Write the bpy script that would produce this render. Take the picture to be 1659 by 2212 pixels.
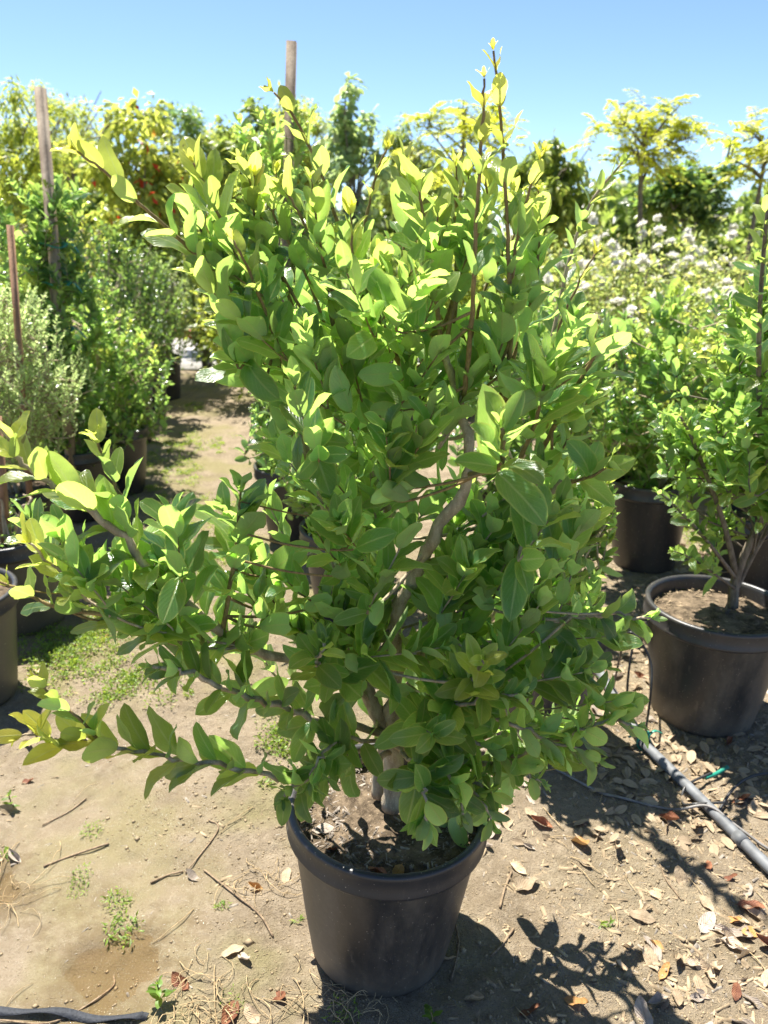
import bpy, math, random
import numpy as np
from mathutils import Vector, Matrix, noise

for o in list(bpy.data.objects):
    bpy.data.objects.remove(o)
S = bpy.context.scene
COL = S.collection
R = math.radians
rng = np.random.default_rng(7)
random.seed(7)

# ------------------------------------------------------------------ camera, sky, sun, exposure
CAM_Z, PITCH = 1.6, 20.0
cd = bpy.data.cameras.new('camera')
cam = bpy.data.objects.new('camera', cd)
COL.objects.link(cam)
cam.location = (0, 0, CAM_Z)
cam.rotation_euler = (R(90 - PITCH), 0, 0)
cd.sensor_fit = 'VERTICAL'
cd.sensor_height = 34.62
cd.lens = 26.0
cd.clip_start = 0.05
cd.clip_end = 2000
cd.dof.use_dof = True
cd.dof.focus_distance = 1.5
cd.dof.aperture_fstop = 4.2
S.camera = cam

SUN_AZ, SUN_EL = -31.0, 66.0           # azimuth from +Y, positive towards +X
sdir = Vector((math.sin(R(SUN_AZ)) * math.cos(R(SUN_EL)), math.cos(R(SUN_AZ)) * math.cos(R(SUN_EL)), math.sin(R(SUN_EL))))
W = bpy.data.worlds.new('World')
S.world = W
W.use_nodes = True
wn = W.node_tree.nodes
sky = wn.new('ShaderNodeTexSky')
sky.sky_type = 'NISHITA'
sky.sun_disc = False
sky.sun_elevation = R(SUN_EL)
sky.sun_rotation = R(SUN_AZ)
sky.air_density = 0.7
sky.dust_density = 0.5
sky.ozone_density = 4.5
sky.altitude = 800
W.node_tree.links.new(sky.outputs[0], wn['Background'].inputs[0])
wn['Background'].inputs[1].default_value = 0.071
ld = bpy.data.lights.new('sun', 'SUN')
ld.energy = 4.4
ld.angle = R(0.5)
ld.color = (1.0, 0.955, 0.87)
lo = bpy.data.objects.new('sun', ld)
COL.objects.link(lo)
lo.rotation_euler = sdir.to_track_quat('Z', 'Y').to_euler()
lo.location = (0, 0, 8)
S.view_settings.view_transform = 'Standard'
S.view_settings.look = 'None'
S.view_settings.gamma = 1
S.view_settings.exposure = 1.74
try:
    S.cycles.use_denoising = True
    S.cycles.max_bounces = 8
    S.cycles.transparent_max_bounces = 8
    S.cycles.sample_clamp_indirect = 6
except Exception:
    pass

# ------------------------------------------------------------------ where things stand (plan derived from a 1659 x 2212 view)
CP, SP = math.cos(R(PITCH)), math.sin(R(PITCH))
def ray(px, py):
    u, v = (px - 829.5) / 1661.0, (1106 - py) / 1661.0
    return np.array((u, CP + v * SP, -SP + v * CP))
def at(px, py, Y):
    d = ray(px, py)
    return np.array((0, 0, CAM_Z)) + d * (Y / d[1])
def gnd(px, py, z=0.0):
    d = ray(px, py)
    return np.array((0, 0, CAM_Z)) + d * ((CAM_Z - z) / -d[2])
def proj(P):
    P = np.asarray(P, float)
    d = P - np.array((0, 0, CAM_Z))
    f = d[..., 1] * CP - d[..., 2] * SP
    up = d[..., 1] * SP + d[..., 2] * CP
    f = np.maximum(f, 1e-3)
    return 829.5 + 1661 * d[..., 0] / f, 1106 - 1661 * up / f, f

# ------------------------------------------------------------------ object helpers
def link(o, parent=None):
    COL.objects.link(o)
    if parent is not None:
        o.parent = parent
    return o
def tag(o, label, cat, group=None, kind=None):
    o['label'] = label
    o['category'] = cat
    if group: o['group'] = group
    if kind: o['kind'] = kind
    return o
def empty(name, loc, label, cat, group=None, rz=0.0):
    o = bpy.data.objects.new(name, None)
    o.empty_display_size = 0.1
    o.location = loc
    o.rotation_euler = (0, 0, rz)
    link(o)
    return tag(o, label, cat, group)
def struct(o, kind='structure'):
    o['kind'] = kind
    return o

def make_mesh(name, V, F, mat, uv=None, attrs=None, smooth=True):
    """V n x 3, F list of int arrays (m x 3 or m x 4); uv per vertex n x 2; attrs {name: per-vertex array}"""
    me = bpy.data.meshes.new(name)
    if not isinstance(F, (list, tuple)): F = [F]
    F = [np.asarray(f, np.int32) for f in F if len(f)]
    V = np.asarray(V, np.float32)
    li = np.concatenate([f.ravel() for f in F])
    tot = np.concatenate([np.full(len(f), f.shape[1], np.int32) for f in F])
    st = np.concatenate([[0], np.cumsum(tot)[:-1]]).astype(np.int32)
    me.vertices.add(len(V)); me.vertices.foreach_set('co', V.ravel())
    me.loops.add(len(li)); me.loops.foreach_set('vertex_index', li.astype(np.int32))
    me.polygons.add(len(tot)); me.polygons.foreach_set('loop_start', st)
    me.polygons.foreach_set('loop_total', tot)
    if smooth: me.polygons.foreach_set('use_smooth', np.ones(len(tot), bool))
    if uv is not None:
        ul = me.uv_layers.new(name='UVMap')
        ul.data.foreach_set('uv', np.asarray(uv, np.float32)[li].ravel())
    for k, a in (attrs or {}).items():
        at_ = me.attributes.new(k, 'FLOAT', 'POINT')
        at_.data.foreach_set('value', np.asarray(a, np.float32))
    if mat is not None: me.materials.append(mat)
    me.update(calc_edges=True)
    me.validate()
    return me
def mobj(name, me, parent=None, loc=(0, 0, 0)):
    o = bpy.data.objects.new(name, me)
    o.location = loc
    return link(o, parent)

class MB:
    """collects tubes, lathes and boxes into one mesh"""
    def __init__(s): s.V = []; s.F4 = []; s.F3 = []; s.n = 0
    def add(s, V, F4=None, F3=None):
        V = np.asarray(V, float)
        if F4 is not None and len(F4): s.F4.append(np.asarray(F4) + s.n)
        if F3 is not None and len(F3): s.F3.append(np.asarray(F3) + s.n)
        s.V.append(V); s.n += len(V)
    def tube(s, P, rad, k=6, cap=True, flat=1.0):
        P = np.asarray(P, float); n = len(P)
        rad = np.broadcast_to(np.asarray(rad, float), (n,))
        T = np.gradient(P, axis=0); T /= np.linalg.norm(T, axis=1)[:, None] + 1e-9
        a = np.array((0, 0, 1.0)) if abs(T[0][2]) < 0.9 else np.array((1.0, 0, 0))
        X = np.cross(T[0], a); X /= np.linalg.norm(X)
        ang = np.arange(k) * 2 * math.pi / k
        V = []
        for i in range(n):
            X = X - T[i] * X.dot(T[i]); X /= np.linalg.norm(X) + 1e-9
            Y = np.cross(T[i], X)
            V.append(P[i] + rad[i] * (np.cos(ang)[:, None] * X + flat * np.sin(ang)[:, None] * Y))
        V = np.concatenate(V)
        i, j = np.meshgrid(np.arange(n - 1), np.arange(k), indexing='ij')
        i = i.ravel(); j = j.ravel(); j2 = (j + 1) % k
        F = np.stack([i * k + j, i * k + j2, (i + 1) * k + j2, (i + 1) * k + j], 1)
        F3 = []
        if cap:
            V = np.concatenate([V, P[:1], P[-1:]])
            c0, c1 = n * k, n * k + 1
            for q in range(k):
                F3.append((c0, (q + 1) % k, q)); F3.append((c1, (n - 1) * k + q, (n - 1) * k + (q + 1) % k))
        s.add(V, F, F3)
    def lathe(s, prof, k=48):
        prof = np.asarray(prof, float); n = len(prof)
        ang = np.arange(k) * 2 * math.pi / k
        V = np.stack([prof[:, 0:1] * np.cos(ang), prof[:, 0:1] * np.sin(ang), np.repeat(prof[:, 1:2], k, 1)], 2).reshape(-1, 3)
        i, j = np.meshgrid(np.arange(n - 1), np.arange(k), indexing='ij')
        i = i.ravel(); j = j.ravel(); j2 = (j + 1) % k
        s.add(V, np.stack([i * k + j, i * k + j2, (i + 1) * k + j2, (i + 1) * k + j], 1))
    def box(s, c, sz, M=None):
        c = np.asarray(c, float)
        V = np.array([(x, y, z) for x in (-.5, .5) for y in (-.5, .5) for z in (-.5, .5)]) * np.asarray(sz)
        if M is not None: V = V @ np.asarray(M).T
        s.add(V + c, [(0, 1, 3, 2), (4, 6, 7, 5), (0, 4, 5, 1), (2, 3, 7, 6), (0, 2, 6, 4), (1, 5, 7, 3)])
    def build(s, name, mat, parent=None, loc=(0, 0, 0), smooth=True, off=None):
        V = np.concatenate(s.V)
        if off is not None: V = V - np.asarray(off)
        F = []
        if s.F4: F.append(np.concatenate(s.F4))
        if s.F3: F.append(np.concatenate(s.F3))
        return mobj(name, make_mesh(name, V, F, mat, smooth=smooth), parent, loc)

def spline(P, per=6):
    P = np.asarray(P, float)
    if len(P) < 3:
        t = np.linspace(0, 1, per + 1)[:, None]
        return P[0] * (1 - t) + P[-1] * t
    Q = np.concatenate([[2 * P[0] - P[1]], P, [2 * P[-1] - P[-2]]])
    out = []
    for i in range(1, len(Q) - 2):
        for t in np.arange(per) / per:
            a, b, c, d = Q[i - 1], Q[i], Q[i + 1], Q[i + 2]
            out.append(.5 * (2 * b + (c - a) * t + (2 * a - 5 * b + 4 * c - d) * t * t + (3 * b - a - 3 * c + d) * t ** 3))
    out.append(P[-1])
    return np.array(out)
def nrm(v): return v / (np.linalg.norm(v) + 1e-9)

# ------------------------------------------------------------------ materials
class NT:
    def __init__(s, name):
        s.m = bpy.data.materials.new(name); s.m.use_nodes = True
        s.t = s.m.node_tree; s.t.nodes.clear()
        s.out = s.n('ShaderNodeOutputMaterial')
    def n(s, typ, **kw):
        nd = s.t.nodes.new(typ)
        for k, v in kw.items(): setattr(nd, k, v)
        return nd
    def l(s, a, b): s.t.links.new(a, b)
    def put(s, nd, **kw):
        for k, v in kw.items():
            i = nd.inputs[k.replace('_', ' ')]
            if hasattr(v, 'is_linked') or hasattr(v, 'links'): s.l(v, i)
            else: i.default_value = v
        return nd
    def math(s, op, a, b=None, c=None, clamp=False):
        nd = s.n('ShaderNodeMath', operation=op, use_clamp=clamp)
        for i, x in enumerate((a, b, c)):
            if x is None: continue
            if hasattr(x, 'links'): s.l(x, nd.inputs[i])
            else: nd.inputs[i].default_value = x
        return nd.outputs[0]
    def mix(s, f, a, b, mode='MIX'):
        nd = s.n('ShaderNodeMix', data_type='RGBA', blend_type=mode)
        for i, x in ((0, f), (6, a), (7, b)):
            if hasattr(x, 'links'): s.l(x, nd.inputs[i])
            elif i == 0: nd.inputs[0].default_value = x
            else: nd.inputs[i].default_value = (*x[:3], 1)
        return nd.outputs[2]
    def ss(s, x, a, b):
        nd = s.n('ShaderNodeMapRange', interpolation_type='SMOOTHSTEP')
        s.l(x, nd.inputs[0]); nd.inputs[1].default_value = a; nd.inputs[2].default_value = b
        return nd.outputs[0]
    def noise(s, vec, scale, detail=4, rough=.55, dim='3D'):
        nd = s.n('ShaderNodeTexNoise', noise_dimensions=dim)
        if vec is not None: s.l(vec, nd.inputs['Vector'])
        nd.inputs['Scale'].default_value = scale; nd.inputs['Detail'].default_value = detail
        nd.inputs['Roughness'].default_value = rough
        return nd.outputs[0]
    def coord(s, kind='Object'): return s.n('ShaderNodeTexCoord').outputs[kind]
    def attr(s, name): return s.n('ShaderNodeAttribute', attribute_name=name).outputs['Fac']
    def bump(s, h, dist, strength=1.0, normal=None):
        b = s.n('ShaderNodeBump'); b.inputs['Distance'].default_value = dist; b.inputs['Strength'].default_value = strength
        s.l(h, b.inputs['Height'])
        if normal is not None: s.l(normal, b.inputs['Normal'])
        return b.outputs[0]
    def pr(s, col, rough=.6, spec=.5, normal=None, **kw):
        p = s.n('ShaderNodeBsdfPrincipled')
        for k, v in (('Base Color', col), ('Roughness', rough), ('Specular IOR Level', spec)):
            if hasattr(v, 'links'): s.l(v, p.inputs[k])
            else: p.inputs[k].default_value = (*v[:3], 1) if k == 'Base Color' else v
        if normal is not None: s.l(normal, p.inputs['Normal'])
        return p
    def done(s, sh): s.l(sh, s.out.inputs[0]); return s.m

def leaf_mat(name, top, under, trans, young, rough=.3, tf=.45, var=.35, veins=True, red=None, spec=.5):
    t = NT(name)
    uv = t.n('ShaderNodeSeparateXYZ'); t.l(t.coord('UV'), uv.inputs[0])
    c = t.math('MULTIPLY', t.math('ABSOLUTE', t.math('SUBTRACT', uv.outputs[0], .5)), 2.0)
    rib = t.math('SUBTRACT', 1.0, t.ss(c, .03, .13))
    edge = t.ss(c, .80, 1.0)
    age, rnd = t.attr('age'), t.attr('rnd')
    val = t.math('MULTIPLY_ADD', rnd, 2 * var, 1 - var)
    geo = t.n('ShaderNodeNewGeometry')
    back = geo.outputs['Backfacing']
    base = t.mix(back, top, under)
    base = t.mix(age, base, young)
    tr = t.mix(age, trans, [min(1, y * 2.1) for y in young])
    if red is not None:
        rr = t.ss(rnd, .970, .985)
        base = t.mix(rr, base, red); tr = t.mix(rr, tr, red)
    if veins:
        vv = t.math('SINE', t.math('MULTIPLY', t.math('MULTIPLY_ADD', c, -.42, uv.outputs[1]), 52.0))
        vein = t.math('MULTIPLY', t.ss(vv, .80, 1.0), .34)
        mot = t.noise(t.coord('Object'), 60, 3)
        val = t.math('MULTIPLY', val, t.math('MULTIPLY_ADD', mot, .35, .82))
        lines = t.math('MAXIMUM', t.math('MULTIPLY', rib, .85), vein)
        tr = t.mix(t.math('MULTIPLY', lines, .5), tr, (.62, .70, .22))
        pale = t.mix(.6, base, (.42, .48, .20))
        base = t.mix(lines, base, pale)
        tr = t.mix(t.math('MULTIPLY', edge, .6), tr, (.66, .70, .14))
        base = t.mix(t.math('MULTIPLY', edge, .6), base, (.42, .46, .14))
        spk = t.ss(t.noise(t.coord('Object'), 21, 2), .735, .76)
        base = t.mix(t.math('MULTIPLY', spk, .7), base, (.10, .065, .03)); tr = t.mix(t.math('MULTIPLY', spk, .7), tr, (.16, .10, .03))
        nrmal = t.bump(t.math('ADD', t.math('MULTIPLY', rib, -.8), t.math('MULTIPLY', t.math('ADD', vv, t.math('MULTIPLY', mot, 3.0)), .12)), .0022, .55)
    else:
        nrmal = None
    comb = t.n('ShaderNodeVectorMath', operation='SCALE'); t.l(base, comb.inputs[0]); t.l(val, comb.inputs['Scale'])
    comb2 = t.n('ShaderNodeVectorMath', operation='SCALE'); t.l(tr, comb2.inputs[0]); t.l(val, comb2.inputs['Scale'])
    ro = t.math('MULTIPLY_ADD', back, .22, rough)
    p = t.pr(comb.outputs[0], ro, spec, nrmal)
    tl = t.n('ShaderNodeBsdfTranslucent'); t.l(comb2.outputs[0], tl.inputs[0])
    mx = t.n('ShaderNodeMixShader'); mx.inputs[0].default_value = tf
    t.l(p.outputs[0], mx.inputs[1]); t.l(tl.outputs[0], mx.inputs[2])
    return t.done(mx.outputs[0])

def bark_mat(name, a, b, scale=60, rough=.85):
    t = NT(name); co = t.coord('Object')
    mp = t.n('ShaderNodeMapping'); mp.inputs['Scale'].default_value = (1, 1, .35); t.l(co, mp.inputs[0])
    n1 = t.noise(mp.outputs[0], scale, 6, .65); n2 = t.noise(co, scale * 5, 3)
    vor = t.n('ShaderNodeTexVoronoi'); vor.inputs['Scale'].default_value = scale * 3; t.l(co, vor.inputs['Vector'])
    spots = t.math('SUBTRACT', 1.0, t.ss(vor.outputs[0], .08, .22))
    col = t.mix(t.ss(n1, .3, .7), a, b)
    col = t.mix(t.math('MULTIPLY', spots, .45), col, [min(1, x * 1.7) for x in b])
    h = t.math('ADD', n1, t.math('MULTIPLY', n2, .4))
    return t.done(t.pr(col, rough, .25, t.bump(h, .004, .8)).outputs[0])

def plain_mat(name, col, rough=.6, spec=.4, var=.25, scale=40, bump=.0015):
    t = NT(name); n1 = t.noise(t.coord('Object'), scale, 5)
    c = t.mix(t.ss(n1, .25, .75), [x * (1 - var) for x in col], [min(1, x * (1 + var)) for x in col])
    return t.done(t.pr(c, rough, spec, t.bump(n1, bump, .7)).outputs[0])

M = {}
M['privet'] = leaf_mat('privet_leaf', (.036, .098, .042), (.36, .47, .22), (.46, .74, .14), (.54, .46, .06), .24, .54, spec=.6, var=.36)
M['privet_far'] = leaf_mat('privet_leaf_distant', (.042, .112, .044), (.25, .35, .15), (.40, .64, .13), (.50, .48, .07), .22, .48, veins=False)
M['dark_shrub'] = leaf_mat('dark_glossy_leaf', (.045, .100, .042), (.13, .20, .08), (.30, .48, .09), (.28, .32, .04), .22, .42, veins=False)
M['variegated'] = leaf_mat('cream_variegated_leaf', (.44, .56, .24), (.43, .54, .25), (.66, .82, .30), (.66, .70, .30), .3, .50, veins=False)
M['lime'] = leaf_mat('lime_leaf', (.17, .25, .055), (.21, .28, .08), (.58, .66, .09), (.58, .50, .06), .45, .5, veins=False)
M['olive'] = leaf_mat('olive_leaf', (.10, .155, .045), (.15, .20, .07), (.40, .52, .09), (.42, .42, .08), .35, .48, veins=False)
M['yellow'] = leaf_mat('yellow_feathery_leaf', (.31, .36, .05), (.34, .38, .07), (.58, .66, .07), (.56, .50, .05), .5, .52, veins=False)
M['gold_red'] = leaf_mat('yellow_green_leaf', (.22, .28, .06), (.26, .31, .09), (.60, .66, .11), (.52, .50, .08), .38, .5, veins=False, red=(.62, .05, .02))
M['grey_green'] = leaf_mat('grey_green_leaf', (.20, .29, .14), (.24, .33, .17), (.52, .68, .24), (.42, .42, .15), .35, .45, veins=False)
M['rose_leaf'] = leaf_mat('rose_leaf', (.19, .25, .07), (.24, .30, .10), (.52, .63, .16), (.44, .38, .11), .45, .48, veins=False)
M['weed'] = leaf_mat('weed_leaf', (.10, .19, .03), (.13, .20, .05), (.40, .55, .05), (.4, .4, .05), .45, .45, veins=False)
M['bark'] = bark_mat('tan_bark', (.26, .20, .13), (.50, .41, .285))
M['bark_dark'] = bark_mat('grey_bark', (.10, .08, .06), (.24, .20, .15))
M['twig_green'] = bark_mat('young_twig', (.16, .115, .05), (.32, .23, .10), 90)

def pot_mat(name, base, dust, amount):
    t = NT(name); co = t.coord('Object')
    mp = t.n('ShaderNodeMapping'); mp.inputs['Scale'].default_value = (1, 1, .25); t.l(co, mp.inputs[0])
    n1 = t.noise(mp.outputs[0], 9, 6, .6); n2 = t.noise(co, 70, 4, .7); n3 = t.noise(mp.outputs[0], 45, 4, .7)
    z = t.n('ShaderNodeSeparateXYZ'); t.l(co, z.inputs[0])
    low = t.math('SUBTRACT', 1.0, t.ss(z.outputs[2], .0, .16))
    d = t.math('MULTIPLY', t.math('ADD', t.ss(n1, .38, .75), t.math('MULTIPLY', low, .8)), amount)
    d = t.math('MULTIPLY', d, t.math('MULTIPLY_ADD', n2, 1.0, .4), clamp=True)
    col = t.mix(d, base, dust)
    col = t.mix(t.math('MULTIPLY', t.ss(n3, .60, .72), .22), col, dust)
    vor = t.n('ShaderNodeTexVoronoi'); vor.inputs['Scale'].default_value = 130; t.l(co, vor.inputs['Vector'])
    sp = t.math('MULTIPLY', t.math('SUBTRACT', 1.0, t.ss(vor.outputs[0], .10, .20)), t.ss(n2, .5, .62))
    col = t.mix(t.math('MULTIPLY', sp, .85), col, (.42, .36, .29))
    ro = t.math('MULTIPLY_ADD', d, .4, .36)
    return t.done(t.pr(col, ro, .5, t.bump(t.math('ADD', n2, n3), .0008, .6)).outputs[0])
M['pot'] = pot_mat('black_plastic_dusty', (.026, .026, .027), (.24, .20, .15), .50)
M['pot_clean'] = pot_mat('black_plastic', (.018, .018, .020), (.13, .105, .08), .28)
M['pot_grey'] = pot_mat('faded_black_plastic', (.060, .058, .054), (.17, .14, .10), .5)
M['rim'] = pot_mat('pot_rim_plastic', (.030, .030, .032), (.17, .135, .10), .22)

def soil_mat():
    t = NT('potting_soil'); co = t.coord('Object')
    n1 = t.noise(co, 30, 6, .7); n2 = t.noise(co, 160, 4, .7)
    c = t.mix(t.ss(n1, .35, .65), (.06, .045, .03), (.20, .15, .10))
    c = t.mix(t.ss(n2, .58, .70), c, (.30, .23, .15))
    return t.done(t.pr(c, .95, .1, t.bump(n2, .006, 1.0)).outputs[0])
M['soil'] = soil_mat()
M['stake'] = bark_mat('weathered_stake_wood', (.16, .12, .085), (.33, .27, .20), 25)
M['rust_stake'] = bark_mat('red_brown_stake', (.20, .115, .065), (.34, .20, .12), 30)
M['tie'] = plain_mat('green_tie_tape', (.02, .22, .15), .35, .5, .15)
M['pipe'] = plain_mat('grey_pvc_pipe', (.13, .135, .14), .62, .4, .3, 25)
M['white_pipe'] = plain_mat('white_pvc_pipe', (.55, .56, .58), .4, .5, .15, 25)
M['tube'] = plain_mat('black_poly_tube', (.035, .034, .033), .4, .5, .3, 30)
M['grey_tube'] = plain_mat('sunbleached_tube', (.20, .185, .17), .5, .4, .3, 30)
M['strap'] = plain_mat('black_woven_strap', (.03, .033, .04), .7, .3, .3, 200, .003)
M['straw'] = plain_mat('dry_straw', (.42, .31, .17), .8, .2, .35, 60)
M['stick'] = bark_mat('dry_stick', (.13, .09, .055), (.30, .22, .14), 80)
M['petal'] = leaf_mat('white_petal', (.78, .76, .70), (.78, .76, .70), (.85, .83, .75), (.80, .70, .50), .5, .35, var=.04, veins=False)
M['chip'] = plain_mat('wood_chip', (.27, .205, .130), .9, .15, .6, 30)
M['chip_grey'] = plain_mat('grey_wood_chip', (.22, .19, .155), .9, .15, .6, 60)
M['mulch'] = plain_mat('dark_mulch', (.20, .17, .14), .9, .15, .85, 60)
M['clod'] = plain_mat('soil_crumb', (.29, .225, .14), .95, .1, .35, 25)
def dead_leaf_mat(name, a, b, tr=.18):
    t = NT(name); n1 = t.noise(t.coord('Object'), 2.4, 5, .65)
    inf = t.n('ShaderNodeObjectInfo')
    uv = t.n('ShaderNodeSeparateXYZ'); t.l(t.coord('UV'), uv.inputs[0])
    c = t.math('MULTIPLY', t.math('ABSOLUTE', t.math('SUBTRACT', uv.outputs[0], .5)), 2.0)
    vv = t.math('SINE', t.math('MULTIPLY', t.math('MULTIPLY_ADD', c, -.42, uv.outputs[1]), 50.0))
    col = t.mix(t.ss(n1, .3, .7), a, b)
    col = t.mix(t.math('MULTIPLY', t.math('SUBTRACT', 1.0, t.ss(c, .02, .1)), .5), col, [x * .6 for x in a])
    sc = t.n('ShaderNodeVectorMath', operation='SCALE'); t.l(col, sc.inputs[0]); t.l(t.math('MULTIPLY_ADD', inf.outputs['Random'], .7, .65), sc.inputs['Scale'])
    p = t.pr(sc.outputs[0], .6, .3, t.bump(t.math('ADD', n1, t.math('MULTIPLY', vv, .06)), .012, .5))
    tl = t.n('ShaderNodeBsdfTranslucent'); t.l(sc.outputs[0], tl.inputs[0])
    mx = t.n('ShaderNodeMixShader'); mx.inputs[0].default_value = tr
    t.l(p.outputs[0], mx.inputs[1]); t.l(tl.outputs[0], mx.inputs[2])
    return t.done(mx.outputs[0])
M['dead_tan'] = dead_leaf_mat('dead_leaf_tan', (.36, .26, .16), (.50, .39, .26))
M['dead_grey'] = dead_leaf_mat('dead_leaf_grey', (.30, .24, .19), (.46, .39, .32))
M['dead_red'] = dead_leaf_mat('dead_leaf_red_brown', (.17, .055, .03), (.32, .14, .07))
M['dead_gold'] = dead_leaf_mat('dead_leaf_orange', (.42, .20, .06), (.50, .30, .12))

# ------------------------------------------------------------------ leaves
def leaf_tpl(rows, cols, wid, fold, curl, wave=0.0, twist=0.0, ph=0.0, petiole=.07, roll=0.0, blunt=.66):
    t = np.asarray(rows, float); s = np.linspace(-1, 1, cols)
    tau = np.clip((t - petiole) / (1 - petiole), 0, 1)
    pk = .58 / (.58 + blunt)
    p = tau ** .58 * (1 - tau) ** blunt
    p = p / (pk ** .58 * (1 - pk) ** blunt)
    w = np.maximum(p * wid, .014)
    w[-1] = .004
    phi = curl * (t ** 1.5)
    dt = np.diff(t, prepend=0)
    y = np.cumsum(dt * np.cos(phi)); z = -np.cumsum(dt * np.sin(phi))
    V, UV = [], []
    for i in range(len(t)):
        fa = fold
        sx = s * w[i]
        lx = np.sign(s) * np.abs(sx) * math.cos(fa)
        lz = np.abs(sx) * math.sin(fa) + wave * np.abs(s) ** 1.5 * w[i] * np.sin(t[i] * 9 + ph + np.where(s > 0, 1.7, 0)) + roll * (np.abs(s) ** 2) * w[i] * -1.0
        tw = twist * t[i]
        X = lx * math.cos(tw) - lz * math.sin(tw); Z = lx * math.sin(tw) + lz * math.cos(tw)
        ca, sa = math.cos(phi[i]), math.sin(phi[i])
        V.append(np.stack([X, y[i] + Z * sa, z[i] + Z * ca], 1))
        UV.append(np.stack([s * .5 + .5, np.full(cols, t[i])], 1))
    n = len(t)
    i, j = np.meshgrid(np.arange(n - 1), np.arange(cols - 1), indexing='ij'); i = i.ravel(); j = j.ravel()
    F = np.stack([i * cols + j, i * cols + j + 1, (i + 1) * cols + j + 1, (i + 1) * cols + j], 1)
    return np.concatenate(V), F, np.concatenate(UV)
HI_ROWS = (0, .07, .11, .18, .29, .42, .56, .70, .82, .92, 1)
LO_ROWS = (0, .10, .22, .42, .65, .86, 1)
rl = random.Random(3)
TPL_HI = [leaf_tpl(HI_ROWS, 3, rl.uniform(.205, .25), rl.uniform(.12, .5), rl.uniform(-.15, .85), rl.uniform(.05, .3), rl.uniform(-.35, .35), rl.uniform(0, 6), roll=rl.uniform(-.1, .25)) for _ in range(9)]
TPL_LO = [leaf_tpl(LO_ROWS, 3, rl.uniform(.2, .26), rl.uniform(.15, .5), rl.uniform(0, .9), .1, rl.uniform(-.3, .3)) for _ in range(6)]
TPL_TINY = [leaf_tpl((0, .5, 1), 3, .26, rl.uniform(.2, .5), rl.uniform(0, .8)) for _ in range(4)]
TPL_NARROW = [leaf_tpl((0, .45, 1), 3, .15, rl.uniform(.2, .5), rl.uniform(.2, 1.0)) for _ in range(4)]
TPL_ROUND = [leaf_tpl((0, .2, .55, .85, 1), 3, .34, rl.uniform(.1, .4), rl.uniform(0, .6), blunt=.5) for _ in range(4)]

class Leaves:
    def __init__(s): s.pos = []; s.y = []; s.z = []; s.len = []; s.age = []; s.wx = []
    def add(s, p, d, n, ln, age=0.0, wx=1.0):
        s.pos.append(p); s.y.append(d); s.z.append(n); s.len.append(ln); s.age.append(age); s.wx.append(wx)
    def arrays(s):
        P = np.array(s.pos); Y = np.array(s.y); Z = np.array(s.z); L = np.array(s.len)
        Y = Y / (np.linalg.norm(Y, axis=1)[:, None] + 1e-9)
        Z = Z - Y * (Z * Y).sum(1)[:, None]
        bad = np.linalg.norm(Z, axis=1) < 1e-3
        Z[bad] = np.array((.3, .2, .9)); Z = Z - Y * (Z * Y).sum(1)[:, None]
        Z = Z / np.linalg.norm(Z, axis=1)[:, None]
        X = np.cross(Y, Z)
        return P, X * np.array(s.wx)[:, None], Y, Z, L, np.array(s.age)

def merge_leaves(name, A, idx, tpls, mat, off):
    P, X, Y, Z, L, age = A
    vs, fs, us, ag, rd = [], [], [], [], []; n = 0
    which = rng.integers(0, len(tpls), len(P))
    for k, (V, F, U) in enumerate(tpls):
        ii = idx[which[idx] == k]
        if not len(ii): continue
        W_ = (V[None, :, 0:1] * X[ii][:, None] + V[None, :, 1:2] * Y[ii][:, None] + V[None, :, 2:3] * Z[ii][:, None]) * L[ii][:, None, None] + P[ii][:, None] - np.asarray(off)
        m = len(V)
        vs.append(W_.reshape(-1, 3)); fs.append((F[None] + (np.arange(len(ii)) * m)[:, None, None]).reshape(-1, F.shape[1]) + n)
        us.append(np.tile(U, (len(ii), 1))); ag.append(np.repeat(age[ii], m)); rd.append(np.repeat(rng.random(len(ii)), m))
        n += m * len(ii)
    return make_mesh(name, np.concatenate(vs), [np.concatenate(fs)], mat, np.concatenate(us), {'age': np.concatenate(ag), 'rnd': np.concatenate(rd)})

_variant = {}
def leaf_variant(tkey, tpls, k, age, r, mat):
    key = (tkey, k, round(age * 4), r, mat.name)
    if key not in _variant:
        V, F, U = tpls[k]; n = len(V)
        _variant[key] = make_mesh('leaf', V, [F], mat, U, {'age': np.full(n, round(age * 4) / 4), 'rnd': np.full(n, (r + .5) / 4)})
    return _variant[key]

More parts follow.
